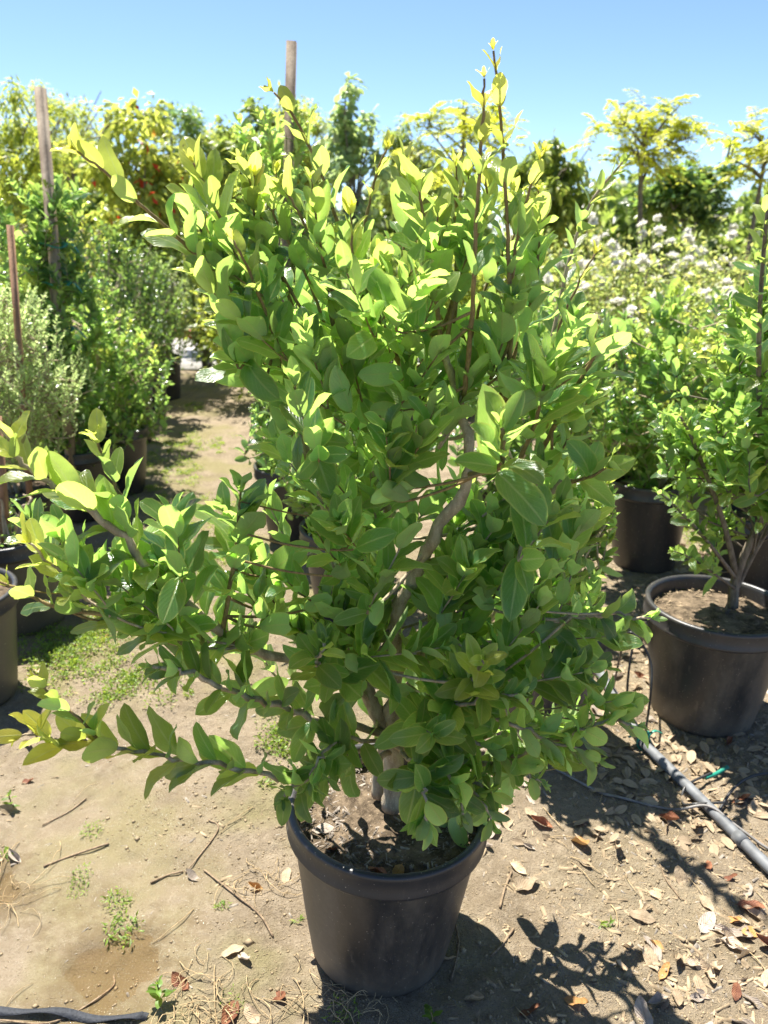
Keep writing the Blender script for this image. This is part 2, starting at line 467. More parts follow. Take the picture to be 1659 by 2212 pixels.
def place_leaves(lv, parent, off, mat, tkey, tpls, nparts):
    """the nparts leaves that show largest become parts; the rest one foliage part"""
    A = lv.arrays(); P, X, Y, Z, L, age = A
    n = len(P)
    parts = np.zeros(0, int)
    if nparts:
        C = P + Y * (L * .5)[:, None]
        px, py, dep = proj(C)
        r = 1661 * L * .26 / dep / 4
        gx, gy = px / 4, py / 4
        buf = np.full((554, 416), -1, int)
        for i in np.argsort(-dep):
            if not (-12 < gx[i] < 428 and -12 < gy[i] < 566): continue
            x0, x1, y0, y1 = int(gx[i] - r[i]), int(gx[i] + r[i]) + 1, int(gy[i] - r[i]), int(gy[i] + r[i]) + 1
            buf[max(0, y0):max(0, y1), max(0, x0):max(0, x1)] = i
        ids, cnt = np.unique(buf[buf >= 0], return_counts=True)
        parts = ids[np.argsort(-cnt)][:nparts]
        off = np.asarray(off)
        for q, i in enumerate(parts):
            me = leaf_variant(tkey, tpls, int(rng.integers(len(tpls))), float(age[i]), int(rng.integers(4)), mat)
            o = bpy.data.objects.new('leaf', me)
            m = Matrix(((X[i][0] * L[i], Y[i][0] * L[i], Z[i][0] * L[i], P[i][0] - off[0]),
                        (X[i][1] * L[i], Y[i][1] * L[i], Z[i][1] * L[i], P[i][1] - off[1]),
                        (X[i][2] * L[i], Y[i][2] * L[i], Z[i][2] * L[i], P[i][2] - off[2]), (0, 0, 0, 1)))
            o.matrix_local = m
            link(o, parent)
    rest = np.setdiff1d(np.arange(n), parts)
    if len(rest):
        o = mobj('foliage', merge_leaves('foliage', A, rest, tpls, mat, off), parent)
        o['kind'] = 'stuff'

UPV = np.array((0, 0, 1.0))
LSCALE = 1.0
def pairs(lv, path, t0, spacing, ln, rr, ang=(34, 58), age_tip=.0, jitter=.35, tipscale=.55, lift=.25, skip=.06, terminal=True):
    """opposite leaf pairs along a shoot, turned a quarter from node to node"""
    seg = np.linalg.norm(np.diff(path, axis=0), axis=1); cum = np.concatenate([[0], np.cumsum(seg)]); tot = cum[-1]
    s = tot * t0; node = rr.randint(0, 1); phi = rr.uniform(0, 3.14)
    while s < tot * .995:
        k = min(len(path) - 2, int(np.searchsorted(cum, s) - 1)); k = max(k, 0)
        f = (s - cum[k]) / (seg[k] + 1e-9)
        p = path[k] * (1 - f) + path[k + 1] * f
        d = nrm(path[k + 1] - path[k])
        a = np.cross(d, (.31, .87, .2)); a = nrm(a); b = np.cross(d, a)
        u = s / tot
        g = ln * (1 - (1 - tipscale) * max(0, (u - .6) / .4) ** 1.3) * rr.uniform(.78, 1.15)
        age = age_tip * max(0, (u - .45) / .55) ** 1.4
        for side in (0, math.pi):
            if rr.random() < skip: continue
            q = phi + side + rr.gauss(0, jitter)
            perp = a * math.cos(q) + b * math.sin(q)
            an = R(rr.uniform(*ang)) * (1 - .35 * max(0, (u - .7) / .3))
            ld_ = d * math.cos(an) + perp * math.sin(an) + UPV * lift * rr.uniform(0, 1)
            nn = d * math.sin(an) - perp * math.cos(an) * 1.0 + UPV * .18 + np.array((rr.gauss(0, .30), rr.gauss(0, .30), rr.gauss(0, .12)))
            lv.add(p, ld_, nn, g * rr.uniform(.85, 1.1) * LSCALE, min(1, max(0, age + rr.gauss(0, .05))), rr.uniform(.88, 1.12))
        phi += math.pi / 2 + rr.gauss(0, .2)
        s += spacing * rr.uniform(.75, 1.25) * (1 - .35 * u)
    if terminal:
        d = nrm(path[-1] - path[-2]); a = nrm(np.cross(d, (.31, .87, .2))); b = np.cross(d, a)
        for q in range(4):
            t = q * 1.57 + phi; perp = a * math.cos(t) + b * math.sin(t); an = R(rr.uniform(12, 32))
            lv.add(path[-1], d * math.cos(an) + perp * math.sin(an), d * math.sin(an) - perp * math.cos(an), ln * rr.uniform(.3, .5) * (tipscale + .2), min(1, age_tip * 1.1), .8)

# ------------------------------------------------------------------ ground
_vn = {}
def vnoise(x, y, sc, seed):
    if seed not in _vn: _vn[seed] = np.random.default_rng(seed).random((257, 257))
    G = _vn[seed]
    X = x / sc; Y = y / sc
    i = np.floor(X).astype(int); j = np.floor(Y).astype(int); fx = X - i; fy = Y - j
    fx = fx * fx * (3 - 2 * fx); fy = fy * fy * (3 - 2 * fy)
    i %= 256; j %= 256
    return (G[i, j] * (1 - fx) + G[i + 1, j] * fx) * (1 - fy) + (G[i, j + 1] * (1 - fx) + G[i + 1, j + 1] * fx) * fy - .5
PUD = [(gnd(240, 2095)[:2], .115, .095, .35), (gnd(5, 1925)[:2], .06, .07, 0)]
def gh(x, y):
    x = np.asarray(x, float); y = np.asarray(y, float)
    h = .030 * vnoise(x, y, .9, 1) + .016 * vnoise(x + 9, y, .31, 2) + .012 * vnoise(x, y + 5, .11, 3) + .009 * vnoise(x, y, .045, 4) + .007 * vnoise(x, y, .024, 5)
    h = h + .012 * np.clip(vnoise(x + 3, y + 3, .25, 6) * 2, 0, 1) * np.clip((x - .3) * 2, 0, 1)
    fade = np.clip((14 - np.hypot(x, y)) / 8, 0, 1)
    h = h * fade
    for c, a, b, _ in PUD:
        d = np.sqrt(((x - c[0]) / a) ** 2 + ((y - c[1]) / b) ** 2) + .8 * vnoise(x, y, .07, 21) + .35 * vnoise(x, y, .025, 22)
        f = np.clip((3.4 - d) / 1.4, 0, 1); w = np.clip(1.35 - d, 0, 1); w = w * w * (3 - 2 * w)
        h = h * (1 - .72 * f) + .003 * f - .020 * w
    return h
def stretch(lo_, hi_, step, far, k):
    g = np.geomspace(step, far, k)
    return np.concatenate([lo_ - g[::-1], np.arange(lo_, hi_, step), hi_ + g])
gx = stretch(-2.0, 2.0, .0125, 320, 46); gy = stretch(.7, 3.6, .0125, 420, 50)
gy = gy[gy > -60]
GX, GY = np.meshgrid(gx, gy, indexing='ij')
GZ = gh(GX, GY)
nx, ny = GX.shape
ii, jj = np.meshgrid(np.arange(nx - 1), np.arange(ny - 1), indexing='ij'); ii = ii.ravel(); jj = jj.ravel()
GF = np.stack([ii * ny + jj, (ii + 1) * ny + jj, (ii + 1) * ny + jj + 1, ii * ny + jj + 1], 1)

def ground_mat():
    t = NT('dirt'); co = t.coord('Object')
    n0 = t.noise(co, .9, 5, .6); n1 = t.noise(co, 5, 6, .65); n2 = t.noise(co, 38, 6, .7); n3 = t.noise(co, 210, 4, .7); n4 = t.noise(co, 2.1, 4, .6)
    col = t.mix(t.ss(n1, .3, .7), (.200, .156, .104), (.310, .248, .172))
    col = t.mix(t.math('MULTIPLY', t.ss(n2, .45, .7), .55), col, (.40, .33, .24))
    col = t.mix(t.math('MULTIPLY', t.ss(n3, .50, .70), .65), col, (.125, .09, .055))
    xyz = t.n('ShaderNodeSeparateXYZ'); t.l(co, xyz.inputs[0])
    leftm = t.math('SUBTRACT', 1.0, t.ss(xyz.outputs[0], -.35, .35))
    moss = t.math('MULTIPLY', t.ss(n4, .44, .62), t.math('MULTIPLY_ADD', leftm, .55, .12))
    col = t.mix(t.math('MULTIPLY', moss, t.math('MULTIPLY_ADD', n2, .9, .4)), col, (.22, .20, .08))
    # damp patch around the puddles
    def blob(c, r0, r1, sy=1.0):
        dx = t.math('SUBTRACT', xyz.outputs[0], c[0]); dy = t.math('MULTIPLY', t.math('SUBTRACT', xyz.outputs[1], c[1]), sy)
        d = t.math('SQRT', t.math('ADD', t.math('MULTIPLY', dx, dx), t.math('MULTIPLY', dy, dy)))
        d = t.math('ADD', d, t.math('MULTIPLY', t.math('SUBTRACT', n1, .5), .55))
        d = t.math('ADD', d, t.math('MULTIPLY', t.math('SUBTRACT', n2, .5), .16))
        return t.math('SUBTRACT', 1.0, t.ss(d, r0, r1))
    wet = t.math('MAXIMUM', blob(gnd(130, 1960), .28, .52, .55), blob(gnd(240, 2085), .20, .30))
    wet = t.math('MAXIMUM', wet, t.math('MULTIPLY', blob(gnd(60, 1720), .1, .45), .8))
    pond = t.math('MAXIMUM', blob(gnd(240, 2095), .10, .24), blob(gnd(5, 1925), .05, .15))
    col = t.mix(t.math('MULTIPLY', pond, .75), col, (.125, .085, .038))
    dark = t.mix(t.math('MULTIPLY', wet, .40), col, (.15, .115, .072))
    ro = t.math('SUBTRACT', .92, t.math('MULTIPLY', wet, .81))
    sp = t.math('MULTIPLY_ADD', wet, .22, .10)
    h = t.math('ADD', t.math('MULTIPLY', t.math('MULTIPLY', n2, .8), t.math('MULTIPLY_ADD', wet, -.9, 1.0)), t.math('MULTIPLY', n3, .45))
    bp = t.n('ShaderNodeBump'); bp.inputs['Distance'].default_value = .020
    t.l(h, bp.inputs['Height']); t.l(t.math('MULTIPLY_ADD', wet, -.34, 1.0), bp.inputs['Strength'])
    return t.done(t.pr(dark, ro, sp, bp.outputs[0]).outputs[0])
M['dirt'] = ground_mat()
ground = struct(mobj('ground', make_mesh('ground', np.stack([GX.ravel(), GY.ravel(), GZ.ravel()], 1), [GF], M['dirt'])))

def water_mat():
    t = NT('puddle_water'); co = t.coord('Object')
    nb = t.bump(t.noise(co, 26, 3), .003, .3)
    tr = t.n('ShaderNodeBsdfTransparent'); tr.inputs[0].default_value = (.97, .94, .87, 1)
    gl = t.n('ShaderNodeBsdfGlossy'); gl.inputs['Roughness'].default_value = .05; t.l(nb, gl.inputs['Normal'])
    fr = t.n('ShaderNodeFresnel'); fr.inputs['IOR'].default_value = 1.33; t.l(nb, fr.inputs['Normal'])
    mx = t.n('ShaderNodeMixShader'); t.l(fr.outputs[0], mx.inputs[0]); t.l(tr.outputs[0], mx.inputs[1]); t.l(gl.outputs[0], mx.inputs[2])
    return t.done(mx.outputs[0])
M['water'] = water_mat()
for c, a, b, rot in PUD:
    k = 40; V = [(0, 0, 0)]; F3 = []
    for q in range(k):
        th = q * 2 * math.pi / k
        r_ = 1.5 + .12 * math.sin(3 * th + 1)
        V.append((a * r_ * math.cos(th), b * r_ * math.sin(th), 0))
        F3.append((0, 1 + q, 1 + (q + 1) % k))
    struct(mobj('puddle', make_mesh('puddle', V, [np.array(F3)], M['water']), loc=(c[0], c[1], -.0062)))

# far gravel lane with a red kerb and a low block wall behind it
def gravel_mat():
    t = NT('pale_gravel'); co = t.coord('Object'); n1 = t.noise(co, 3, 5); n2 = t.noise(co, 60, 5, .7)
    c = t.mix(t.ss(n1, .3, .7), (.44, .41, .39), (.56, .53, .50)); c = t.mix(t.math('MULTIPLY', t.ss(n2, .5, .7), .4), c, (.28, .26, .25))
    return t.done(t.pr(c, .9, .2, t.bump(n2, .02, .6)).outputs[0])
g = MB(); g.box((-4.2, 10.9, .0), (10.5, 2.9, .05)); struct(g.build('gravel_lane', gravel_mat(), smooth=False))
g = MB(); g.box((-4.2, 12.43, .07), (10.5, .15, .14)); struct(g.build('kerb', plain_mat('red_kerb_paint', (.38, .06, .04), .6), smooth=False))
bw = empty('block_wall', (-4.2, 13.4, 0), 'low grey block wall across the gravel lane behind the potted trees', 'wall')
mb_ = plain_mat('grey_block', (.30, .27, .25), .85, .2, .25, 12)
g = MB(); g.box((0, 0, .40), (.392, .15, .192)); blk = g.build('block', mb_, bw, smooth=False); blk.location = (-3.6, 0, -.29)
first = True
for r_ in range(4):
    for c_ in range(18):
        o = blk if first else link(blk.copy(), bw); first = False
        o.location = (-3.6 + c_ * .4 + (.2 if r_ % 2 else 0), random.uniform(-.003, .003), -.29 + r_ * .2)

# ------------------------------------------------------------------ pots
_pots = {}
def pot_meshes(rad, hgt, key):
    k = (round(rad, 3), round(hgt, 3), key)
    if k in _pots: return _pots[k]
    rb = rad * .735; rt = rad * .955; zb = hgt * .86
    body = MB(); body.lathe([(0.001, .004), (rb - .025, .004), (rb - .006, .006), (rb, .016), (rb + (rt - rb) * .35, zb * .345), (rb + (rt - rb) * .69, zb * .69), (rt, zb)], 56)
    rim = MB(); rim.lathe([(rt - .004, zb - .012), (rad - .001, zb - .004), (rad + .004, zb), (rad + .005, zb + .006), (rad + .001, zb + .012), (rad + .003, hgt - .012), (rad + .004, hgt - .004), (rad, hgt), (rad - .008, hgt + .001), (rad - .014, hgt - .004), (rad - .016, hgt - .014), (rt - .010, zb - .03), (rb + (rt - rb) * .8 - .007, zb * .8)], 56)
    bm = make_mesh('pot', np.concatenate(body.V), [np.concatenate(body.F4)], M[key])
    rm = make_mesh('rim', np.concatenate(rim.V), [np.concatenate(rim.F4)], M['rim'])
    _pots[k] = (bm, rm); return _pots[k]
def add_pot(root, rad, hgt, key='pot_clean', tilt=(0, 0), soil_z=None, chips=0, seed=1, chipm='chip'):
    bm, rm = pot_meshes(rad, hgt, key)
    p = mobj('pot', bm, root); p.rotation_euler = (tilt[0], tilt[1], random.uniform(0, 6))
    p.rotation_mode = 'XYZ'
    mobj('rim', rm, p)
    sz = soil_z or hgt * .87
    k, n = 40, 14; r = np.linspace(0, rad * .945, n); th = np.arange(k) * 2 * math.pi / k
    Rr, T = np.meshgrid(r, th, indexing='ij'); X = Rr * np.cos(T); Y = Rr * np.sin(T)
    Z = sz + .012 * vnoise(X + seed, Y, .06, 8) + .010 * vnoise(X, Y + seed, .022, 9) + .016 * (1 - (Rr / rad) ** 2)
    i, j = np.meshgrid(np.arange(n - 1), np.arange(k), indexing='ij'); i = i.ravel(); j = j.ravel(); j2 = (j + 1) % k
    mobj('soil', make_mesh('soil', np.stack([X.ravel(), Y.ravel(), Z.ravel()], 1), [np.stack([i * k + j, (i + 1) * k + j, (i + 1) * k + j2, i * k + j2], 1)], M['soil']), p)
    if chips:
        a = np.random.default_rng(seed); m = chips
        rr_ = rad * .9 * np.sqrt(a.random(m)); tt = a.random(m) * 6.28
        o = mobj('mulch', chip_mesh(rr_ * np.cos(tt), rr_ * np.sin(tt), np.full(m, sz + .012), a, M[chipm], (.005, .024)), p); o['kind'] = 'stuff'
    return p
def chip_mesh(x, y, z, a, mat, ln):
    n = len(x); L = ln[0] + (ln[1] - ln[0]) * a.random(n) ** 2.6; W_ = L * a.uniform(.06, .24, n); H = W_ * a.uniform(.25, .6, n)
    az = a.random(n) * 6.28; el = a.normal(0, .22, n)
    D = np.stack([np.cos(az) * np.cos(el), np.sin(az) * np.cos(el), np.sin(el)], 1)
    Sx = np.stack([-np.sin(az), np.cos(az), a.normal(0, .3, n)], 1)
    U = np.cross(D, Sx)
    C = np.stack([x, y, z + H * .4], 1)
    c = [(-1, -.6, -1), (-1, .5, -1), (1, .8, -1), (1, -.5, -1), (-.9, -.4, 1), (-.9, .4, 1), (.9, .5, 1), (.85, -.4, 1)]
    V = np.stack([C + D * (L * q[0] / 2)[:, None] + Sx * (W_ * q[1])[:, None] + U * (H * q[2] / 2)[:, None] for q in c], 1).reshape(-1, 3)
    f = np.array([(4, 5, 6, 7), (0, 1, 5, 4), (1, 2, 6, 5), (2, 3, 7, 6), (3, 0, 4, 7)])
    return make_mesh('chips', V, [(f[None] + (np.arange(n) * 8)[:, None, None]).reshape(-1, 4)], mat, smooth=False)

# ------------------------------------------------------------------ the large shrub in front
HB = np.array((-.012, 1.39, 0.0)); HB[2] = float(gh(HB[0], HB[1])) - .006
hero = empty('potted_privet_shrub', HB, 'tall full glossy green shrub in a dusty black pot on the open dirt path', 'potted shrub')
hp = add_pot(hero, .222, .405, 'pot', (R(-1.0), R(-3.2)), .345, 1500, 5, 'mulch')
hl = Leaves(); hr = random.Random(11); LSCALE = 1.18
HW = []          # skeleton nodes: (point, branch index)
branches = []    # each an MB
def hbranch(pts, r0, r1, leafy=None, ln=.088, spacing=.034, age=.0, ang=(32, 56), k=7, lift=.5, tipscale=.55, mat='bark', wob=.006, skip=.06):
    P = np.array([at(*p) for p in pts]); Q = spline(P, 6)
    Q[1:-1] += np.random.default_rng(len(branches)).normal(0, .0016 if mat == 'twig_green' else wob, (len(Q) - 2, 3)) * .5
    mb = MB(); mb.tube(Q, np.linspace(r0, r1, len(Q)) * (1 + .10 * np.sin(np.arange(len(Q)) * 2.1)), k)
    branches.append((mb, mat)); bi = len(branches) - 1
    for p, r in zip(Q, np.linspace(r0, r1, len(Q))): HW.append((p, bi, r))
    if leafy is not None:
        pairs(hl, Q, leafy, spacing, ln, hr, ang, age, lift=lift, tipscale=tipscale, skip=skip)
    return Q
# trunk and forks
hbranch([(846, 1745, 1.405), (850, 1660, 1.41), (842, 1575, 1.41)], .024, .021, k=10, wob=.002)
hbranch([(818, 1720, 1.45), (822, 1650, 1.45), (845, 1570, 1.42)], .017, .015, k=8, wob=.002)
hbranch([(842, 1590, 1.41), (800, 1510, 1.41), (765, 1420, 1.44), (735, 1300, 1.47), (715, 1130, 1.50), (650, 930, 1.50), (610, 790, 1.48)], .018, .007, k=9)
hbranch([(846, 1590, 1.41), (852, 1470, 1.40), (858, 1340, 1.38), (925, 1190, 1.34), (1012, 1025, 1.32), (1000, 900, 1.36), (960, 760, 1.40)], .019, .007, k=9)
hbranch([(850, 1590, 1.42), (905, 1440, 1.46), (960, 1270, 1.46), (1060, 1130, 1.42), (1165, 1072, 1.38), (1235, 1040, 1.34)], .016, .005, k=8)
hbranch([(840, 1585, 1.43), (835, 1450, 1.50), (830, 1250, 1.56), (850, 1000, 1.58), (870, 800, 1.56), (880, 650, 1.53)], .015, .006, k=8)
hbranch([(850, 1600, 1.43), (960, 1470, 1.55), (1080, 1300, 1.6), (1150, 1100, 1.6), (1180, 900, 1.55), (1195, 770, 1.5)], .013, .005, k=7)
# shoots that stand out of the crown
H = hbranch
H([(610, 800, 1.48), (545, 690, 1.42), (470, 595, 1.38), (380, 510, 1.34), (300, 438, 1.31), (225, 370, 1.28), (165, 325, 1.26)], .005, .0018, .20, .074, .050, .75, (26, 46), mat='twig_green')
H([(610, 790, 1.48), (560, 660, 1.44), (505, 540, 1.40), (462, 440, 1.37), (418, 352, 1.35)], .005, .0018, .2, .085, .045, .7, (26, 46), mat='twig_green')
H([(650, 880, 1.45), (590, 720, 1.34), (545, 600, 1.30), (505, 520, 1.28)], .004, .0018, .25, .075, .045, .55, mat='twig_green')
H([(640, 900, 1.5), (640, 700, 1.48), (580, 520, 1.45), (540, 390, 1.44), (520, 345, 1.44)], .005, .0018, .3, .08, .042, .5, mat='twig_green')
H([(870, 800, 1.56), (780, 640, 1.52), (735, 500, 1.48), (692, 372, 1.44), (640, 262, 1.41), (592, 200, 1.39)], .005, .0018, .40, .075, .070, .7, (24, 44), mat='twig_green')
H([(870, 780, 1.5), (775, 640, 1.46), (790, 480, 1.44), (812, 380, 1.42), (836, 318, 1.42)], .004, .0016, .62, .045, .07, .9, (18, 36), mat='twig_green')
H([(1000, 860, 1.36), (1018, 700, 1.30), (1024, 560, 1.28), (1032, 420, 1.27), (1042, 270, 1.26), (1046, 170, 1.26)], .0048, .0018, .44, .058, .078, 1.0, (20, 38), mat='twig_green', skip=0)
H([(1090, 880, 1.40), (1106, 700, 1.33), (1098, 560, 1.31), (1093, 430, 1.30), (1082, 260, 1.29), (1066, 110, 1.28)], .0048, .0018, .44, .054, .085, 1.0, (20, 38), mat='twig_green', skip=0)
H([(1100, 760, 1.36), (1108, 580, 1.32), (1132, 450, 1.30), (1172, 326, 1.29)], .004, .0016, .45, .055, .05, .9, (22, 40), mat='twig_green')
H([(1180, 860, 1.4), (1205, 720, 1.37), (1245, 620, 1.36), (1285, 548, 1.36)], .0035, .0014, .8, .04, .06, .9, (22, 40), mat='twig_green')
H([(960, 780, 1.4), (935, 600, 1.38), (915, 470, 1.36), (905, 410, 1.35)], .005, .002, .3, .098, .04, .3, (26, 46), mat='twig_green')
H([(960, 780, 1.4), (985, 600, 1.42), (985, 450, 1.42), (985, 360, 1.42)], .005, .002, .3, .085, .04, .6, (26, 46), mat='twig_green')
H([(1080, 860, 1.45), (1150, 640, 1.45), (1165, 520, 1.44)], .005, .002, .3, .085, .038, .2, (26, 46), mat='twig_green')
H([(770, 900, 1.5), (720, 700, 1.44), (700, 560, 1.42), (650, 470, 1.4), (610, 400, 1.4)], .005, .002, .35, .08, .045, .4, mat='twig_green')
H([(1165, 980, 1.4), (1220, 880, 1.32), (1265, 800, 1.28), (1310, 745, 1.26)], .005, .0022, .3, .105, .045, .1, (26, 44), mat='twig_green')
H([(1120, 1000, 1.38), (1160, 900, 1.3), (1180, 800, 1.26)], .005, .0022, .3, .11, .04, .1, (24, 44), mat='twig_green')
H([(1012, 1025, 1.32), (1078, 1010, 1.15), (1086, 955, 1.10), (1084, 925, 1.09)], .005, .003, .55, .105, .03, .15, (34, 60), mat='twig_green')
H([(1235, 1040, 1.34), (1275, 1030, 1.28), (1310, 1010, 1.25)], .004, .002, .3, .085, .04, .35, mat='twig_green')
# left lobe
H([(765, 1430, 1.42), (600, 1420, 1.34), (480, 1370, 1.28), (403, 1308, 1.23), (300, 1200, 1.18), (200, 1105, 1.15), (133, 1056, 1.13), (54, 999, 1.11), (-15, 905, 1.10)], .011, .003, .28, .088, .046, .5, (34, 58), k=8, mat='bark', lift=.4)
H([(500, 1390, 1.29), (390, 1385, 1.24), (300, 1355, 1.20), (216, 1320, 1.17), (130, 1240, 1.14), (62, 1172, 1.12)], .007, .002, .25, .082, .036, .75, (30, 54), mat='bark', lift=.35)
H([(230, 1330, 1.17), (120, 1310, 1.15), (40, 1272, 1.14), (-10, 1255, 1.13)], .004, .0018, .2, .06, .05, .95, (30, 56), mat='twig_green')
H([(290, 1195, 1.18), (265, 1090, 1.18), (225, 990, 1.17), (205, 945, 1.17)], .004, .0018, .25, .065, .042, .55, (26, 46), mat='twig_green')
H([(480, 1370, 1.28), (500, 1250, 1.26), (515, 1130, 1.25), (520, 1060, 1.25)], .005, .002, .3, .09, .034, .1, mat='twig_green')
H([(400, 1300, 1.23), (380, 1200, 1.22), (370, 1140, 1.22)], .004, .002, .25, .098, .034, .1, mat='twig_green')
# low limbs
H([(842, 1590, 1.40), (720, 1560, 1.33), (620, 1530, 1.26), (500, 1490, 1.19), (410, 1455, 1.15), (330, 1440, 1.13)], .009, .003, .3, .085, .036, .05, (36, 66), mat='bark', lift=.1)
H([(842, 1625, 1.39), (760, 1650, 1.33), (670, 1690, 1.27), (597, 1680, 1.22), (475, 1649, 1.16), (331, 1630, 1.12), (216, 1604, 1.09), (110, 1596, 1.07), (45, 1590, 1.06)], .007, .002, .42, .088, .040, .8, (26, 52), mat='bark', lift=.45)
H([(216, 1604, 1.09), (175, 1555, 1.08), (125, 1515, 1.075), (75, 1465, 1.07)], .003, .0015, .1, .05, .035, .9, (28, 50), mat='twig_green')
H([(842, 1600, 1.39), (740, 1640, 1.28), (650, 1690, 1.2), (615, 1720, 1.17)], .006, .003, .4, .08, .022, .0, (40, 80), mat='bark', lift=-.3)
H([(850, 1610, 1.38), (895, 1650, 1.25), (915, 1710, 1.16), (925, 1775, 1.12)], .005, .0025, .50, .085, .020, .0, (40, 85), mat='bark', lift=-.75)
H([(850, 1605, 1.40), (960, 1640, 1.34), (1062, 1650, 1.28), (1160, 1615, 1.25), (1242, 1582, 1.23), (1330, 1560, 1.22), (1375, 1570, 1.21)], .008, .0025, .35, .085, .034, .0, (34, 66), mat='bark', lift=.1)
H([(850, 1605, 1.40), (960, 1690, 1.32), (1030, 1690, 1.26), (1060, 1720, 1.24)], .006, .0025, .3, .07, .026, .0, (40, 80), mat='bark', lift=-.2)
H([(905, 1440, 1.46), (1030, 1400, 1.35), (1180, 1350, 1.3), (1300, 1330, 1.26), (1405, 1335, 1.23)], .008, .0025, .35, .08, .034, .0, (34, 66), mat='bark', lift=.1)
H([(852, 1480, 1.4), (960, 1520, 1.27), (1010, 1480, 1.18), (1045, 1425, 1.13)], .007, .0035, .55, .085, .024, .35, (36, 66), mat='bark')
H([(850, 1580, 1.4), (930, 1560, 1.28), (980, 1530, 1.22), (1060, 1500, 1.18), (1120, 1500, 1.16)], .006, .0025, .3, .08, .026, .0, (36, 70), mat='bark', lift=.0)
H([(800, 1510, 1.41), (740, 1470, 1.28), (690, 1440, 1.2), (700, 1390, 1.17)], .006, .003, .45, .08, .026, .1, (36, 66), mat='bark')

for k in range(14):
    x = 430 + 57 * k + hr.uniform(-16, 16); y = hr.uniform(345, 470) + (70 if 700 < x < 860 else 0) + max(0, x - 1120) * 1.3
    Yk = 1.40 + hr.uniform(-.14, .14); bx = x * .62 + 870 * .38
    H([(bx, y + 330, 1.45), (bx * .5 + x * .5 + hr.uniform(-12, 12), y + 210, (Yk + 1.45) / 2), (x + hr.uniform(-14, 14), y + 95, Yk), (x, y, Yk - .01)], .0036, .0014, .34, hr.uniform(.058, .076), .040, hr.uniform(.35, .9), (18, 38), mat='twig_green', k=5, tipscale=.45)
H([(850, 1610, 1.39), (950, 1660, 1.29), (1030, 1720, 1.22), (1060, 1770, 1.20)], .005, .002, .25, .070, .024, .0, (40, 80), mat='bark', lift=-.25)
H([(850, 1610, 1.39), (930, 1640, 1.26), (990, 1700, 1.19), (1000, 1760, 1.16)], .005, .002, .35, .072, .024, .0, (40, 80), mat='bark', lift=-.3)
H([(850, 1600, 1.40), (990, 1590, 1.30), (1110, 1650, 1.24), (1170, 1690, 1.22)], .006, .002, .2, .074, .026, .0, (36, 76), mat='bark', lift=-.15)
H([(850, 1590, 1.40), (960, 1540, 1.30), (1090, 1560, 1.24), (1200, 1600, 1.22), (1290, 1640, 1.22)], .006, .002, .2, .076, .027, .0, (36, 74), mat='bark', lift=-.1)
H([(905, 1440, 1.46), (1040, 1440, 1.34), (1160, 1450, 1.27), (1290, 1440, 1.24)], .006, .002, .2, .076, .028, .0, (36, 72), mat='bark', lift=.0)
H([(842, 1600, 1.39), (740, 1600, 1.27), (690, 1640, 1.2), (670, 1690, 1.17)], .005, .002, .35, .074, .026, .0, (40, 80), mat='bark', lift=-.2)
# fill the crown with side shoots: region outline (view plan) and depth
OUT = np.array([(380, 590), (440, 550), (520, 520), (640, 540), (720, 560), (800, 610), (880, 540), (930, 480), (1000, 500), (1080, 570), (1160, 570), (1215, 640), (1300, 730), (1325, 800), (1290, 900), (1270, 960),
                (1320, 1020), (1270, 1110), (1280, 1240), (1390, 1330), (1330, 1400), (1360, 1520), (1330, 1600), (1220, 1630), (1090, 1700), (960, 1640), (900, 1560), (900, 1480), (720, 1470), (640, 1560), (520, 1500), (330, 1420),
                (260, 1330), (110, 1270), (60, 1140), (60, 1040), (230, 1050), (300, 1120), (400, 1120), (470, 1060), (590, 1030), (560, 930), (480, 760)], float)
def inside(x, y, Pg):
    c = False; n = len(Pg); j = n - 1
    for i in range(n):
        if (Pg[i][1] > y) != (Pg[j][1] > y) and x < (Pg[j][0] - Pg[i][0]) * (y - Pg[i][1]) / (Pg[j][1] - Pg[i][1]) + Pg[i][0]: c = not c
        j = i
    return c
NODES = np.array([h[0] for h in HW]); NB = [h[1] for h in HW]; NR = [h[2] for h in HW]
done_ = 0; tries = 0
pts = []
